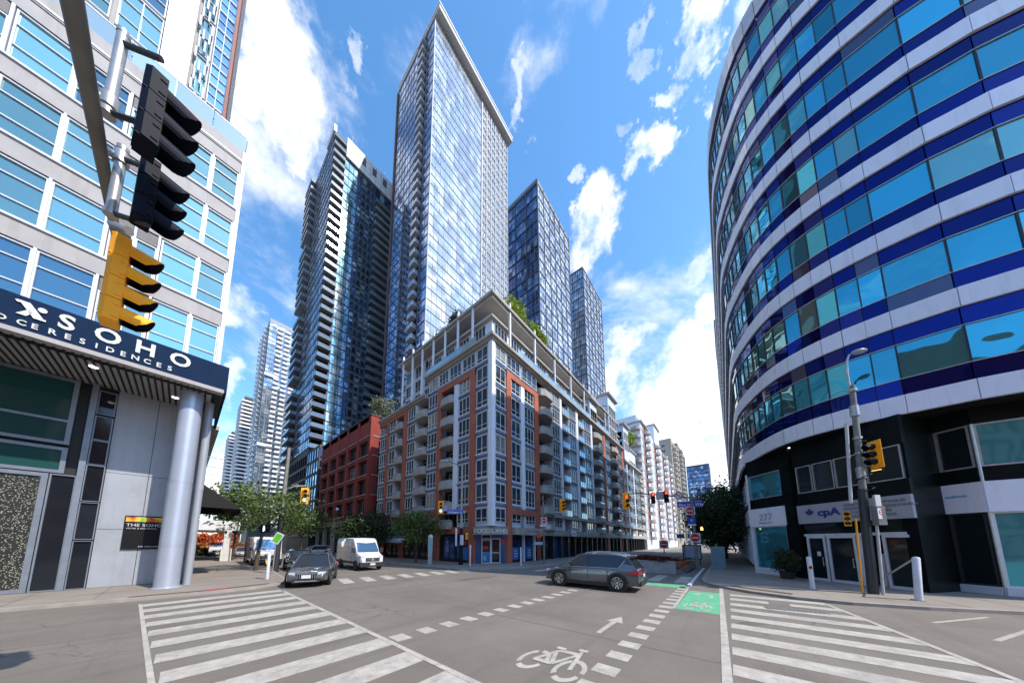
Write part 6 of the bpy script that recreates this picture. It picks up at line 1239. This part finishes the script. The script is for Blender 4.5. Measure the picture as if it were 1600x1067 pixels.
def van(name, lab, x, y, rz, L_, Wd, H_, hood, pm, high=1):
    t = thing(name, lab, 'van', (x, y, .02), rz); h, hw = L_/2, Wd/2; r = .36
    if hood: st = [(-h,.45,H_-.06,hw*.95,.1,.08),(-h+.1,.36,H_,hw,.12,.06),(0,.33,H_+.02,hw,.12,.05),(h-2.0,.33,H_,hw,.13,.05),(h-1.75,.33,H_-.10,hw,.14,.05),(h-.95,.33,1.42,hw*.99,.14,.06),(h-.35,.36,1.22,hw*.95,.16,.08),(h-.08,.40,1.02,hw*.87,.12,.1),(h,.48,.86,hw*.8,.06,.1)]
    else: st = [(-h,.45,H_-.05,hw*.97,.06,.05),(-h+.1,.4,H_,hw,.08,.05),(h-1.3,.4,H_,hw,.08,.05),(h-1.05,.4,H_-.12,hw,.08,.05),(h-.62,.4,1.45,hw*.97,.07,.05),(h-.1,.42,1.32,hw*.92,.08,.06),(h,.5,1.2,hw*.88,.05,.06)]
    obj('body', loft(st, None).mesh('body', pm, 35), parent=t)
    g_ = MB()
    if hood: a_, c_ = (h-1.70, H_-.24), (h-.93, 1.46)
    else: a_, c_ = (h-1.03, H_-.22), (h-.64, 1.52)
    n_ = Vector((a_[1]-c_[1], 0, c_[0]-a_[0])).normalized()*.03
    g_.face([(c_[0]+n_.x,-hw*.84,c_[1]+n_.z),(c_[0]+n_.x,hw*.84,c_[1]+n_.z),(a_[0]+n_.x,hw*.76,a_[1]+n_.z),(a_[0]+n_.x,-hw*.76,a_[1]+n_.z)]); 
    if not hood: g_ .box(a_[0], c_[0]+.08, -.03, .03, a_[1]-.0, a_[1]+.01)
    obj('windscreen', g_.mesh('windscreen', glass('windscreen_blue', (.10,.22,.42), .55, .04, rnd=.1, wave=.2)), parent=t)
    for s in (-1, 1):
        q = MB(); q.face([(h-1.05,s*(hw+.006),1.42),(h-1.9,s*(hw+.006),1.42),(h-1.9,s*(hw*.985),2.0),(h-1.55,s*(hw*.985),2.0)][::-s]); obj('side_window', q.mesh('side_window', carglass), parent=t)
        obj('door_seam', MB().box(h-2.03,h-2.0,min(s*hw*.98,s*(hw+.006)),max(s*hw*.98,s*(hw+.006)),.45,2.2).mesh('door_seam', black), parent=t)
        obj('side_trim', MB().box(-h+.1,h-.7,min(s*hw*.98,s*(hw+.012)),max(s*hw*.98,s*(hw+.012)),.5,.68).mesh('side_trim', plast if hood else pm), parent=t)
        obj('mirror', MB().box(h-1.15,h-1.0,min(s*(hw+.03),s*(hw+.24)),max(s*(hw+.03),s*(hw+.24)),1.4,1.78).mesh('mirror', plast), parent=t)
        for wx in (-L_*.29, h-.95): ar = MB().lathe([(r*1.16,s*-.02),(r*1.16,s*.02),(.001,s*.02)],24,axis='y',c=(wx,s*(hw-.008),r+.02)); obj('wheel_arch', ar.mesh('wheel_arch', plast), parent=t); wheel(t, wx, s*(hw-.09), r, s, 8, steel)
        hl = MB().prism([(h-.42,hw*.93),(h-.14,hw*.88),(h-.03,hw*.60),(h-.2,hw*.6)], .92 if hood else .88, 1.14 if hood else 1.06)
        if s < 0: hl.v = [(a, -b_, c) for a, b_, c in hl.v]; hl.f = [q_[::-1] for q_ in hl.f]
        obj('headlight', hl.mesh('headlight', lampw), parent=t)
    g_ = MB().box(h-.05,h+.02,-hw*.55,hw*.55,.70,1.0,0)
    for k in range(4): g_.box(h+.02,h+.03,-hw*.52,hw*.52,.73+.07*k,.745+.07*k,1)
    g_.lathe([(.11,h+.035),(.001,h+.04)],16,1,axis='x',c=(0,0,.87)); obj('grille', g_.mesh('grille', [black, chrome]), parent=t)
    obj('front_bumper', MB().box(h-.3,h+.06,-hw*.97,hw*.97,.30,.64).mesh('front_bumper', plast), parent=t); obj('licence_plate', MB().box(h+.06,h+.075,-.2,.2,.42,.56).mesh('licence_plate', platew), parent=t)
    return t
van('delivery_van', 'white high roof delivery van waiting at the far crosswalk', 10.35, 24.9, R(-93), 5.9, 2.0, 2.6, True, whp)
van('step_van', 'white boxy step van on the left street behind the slender tree', 5.55, 36.2, R(-92), 6.4, 2.2, 2.75, False, whp)
van('step_van', 'small white truck with a blue windscreen on the far left street', 3.9, 62, R(-95), 5.2, 2.1, 2.6, False, whp)
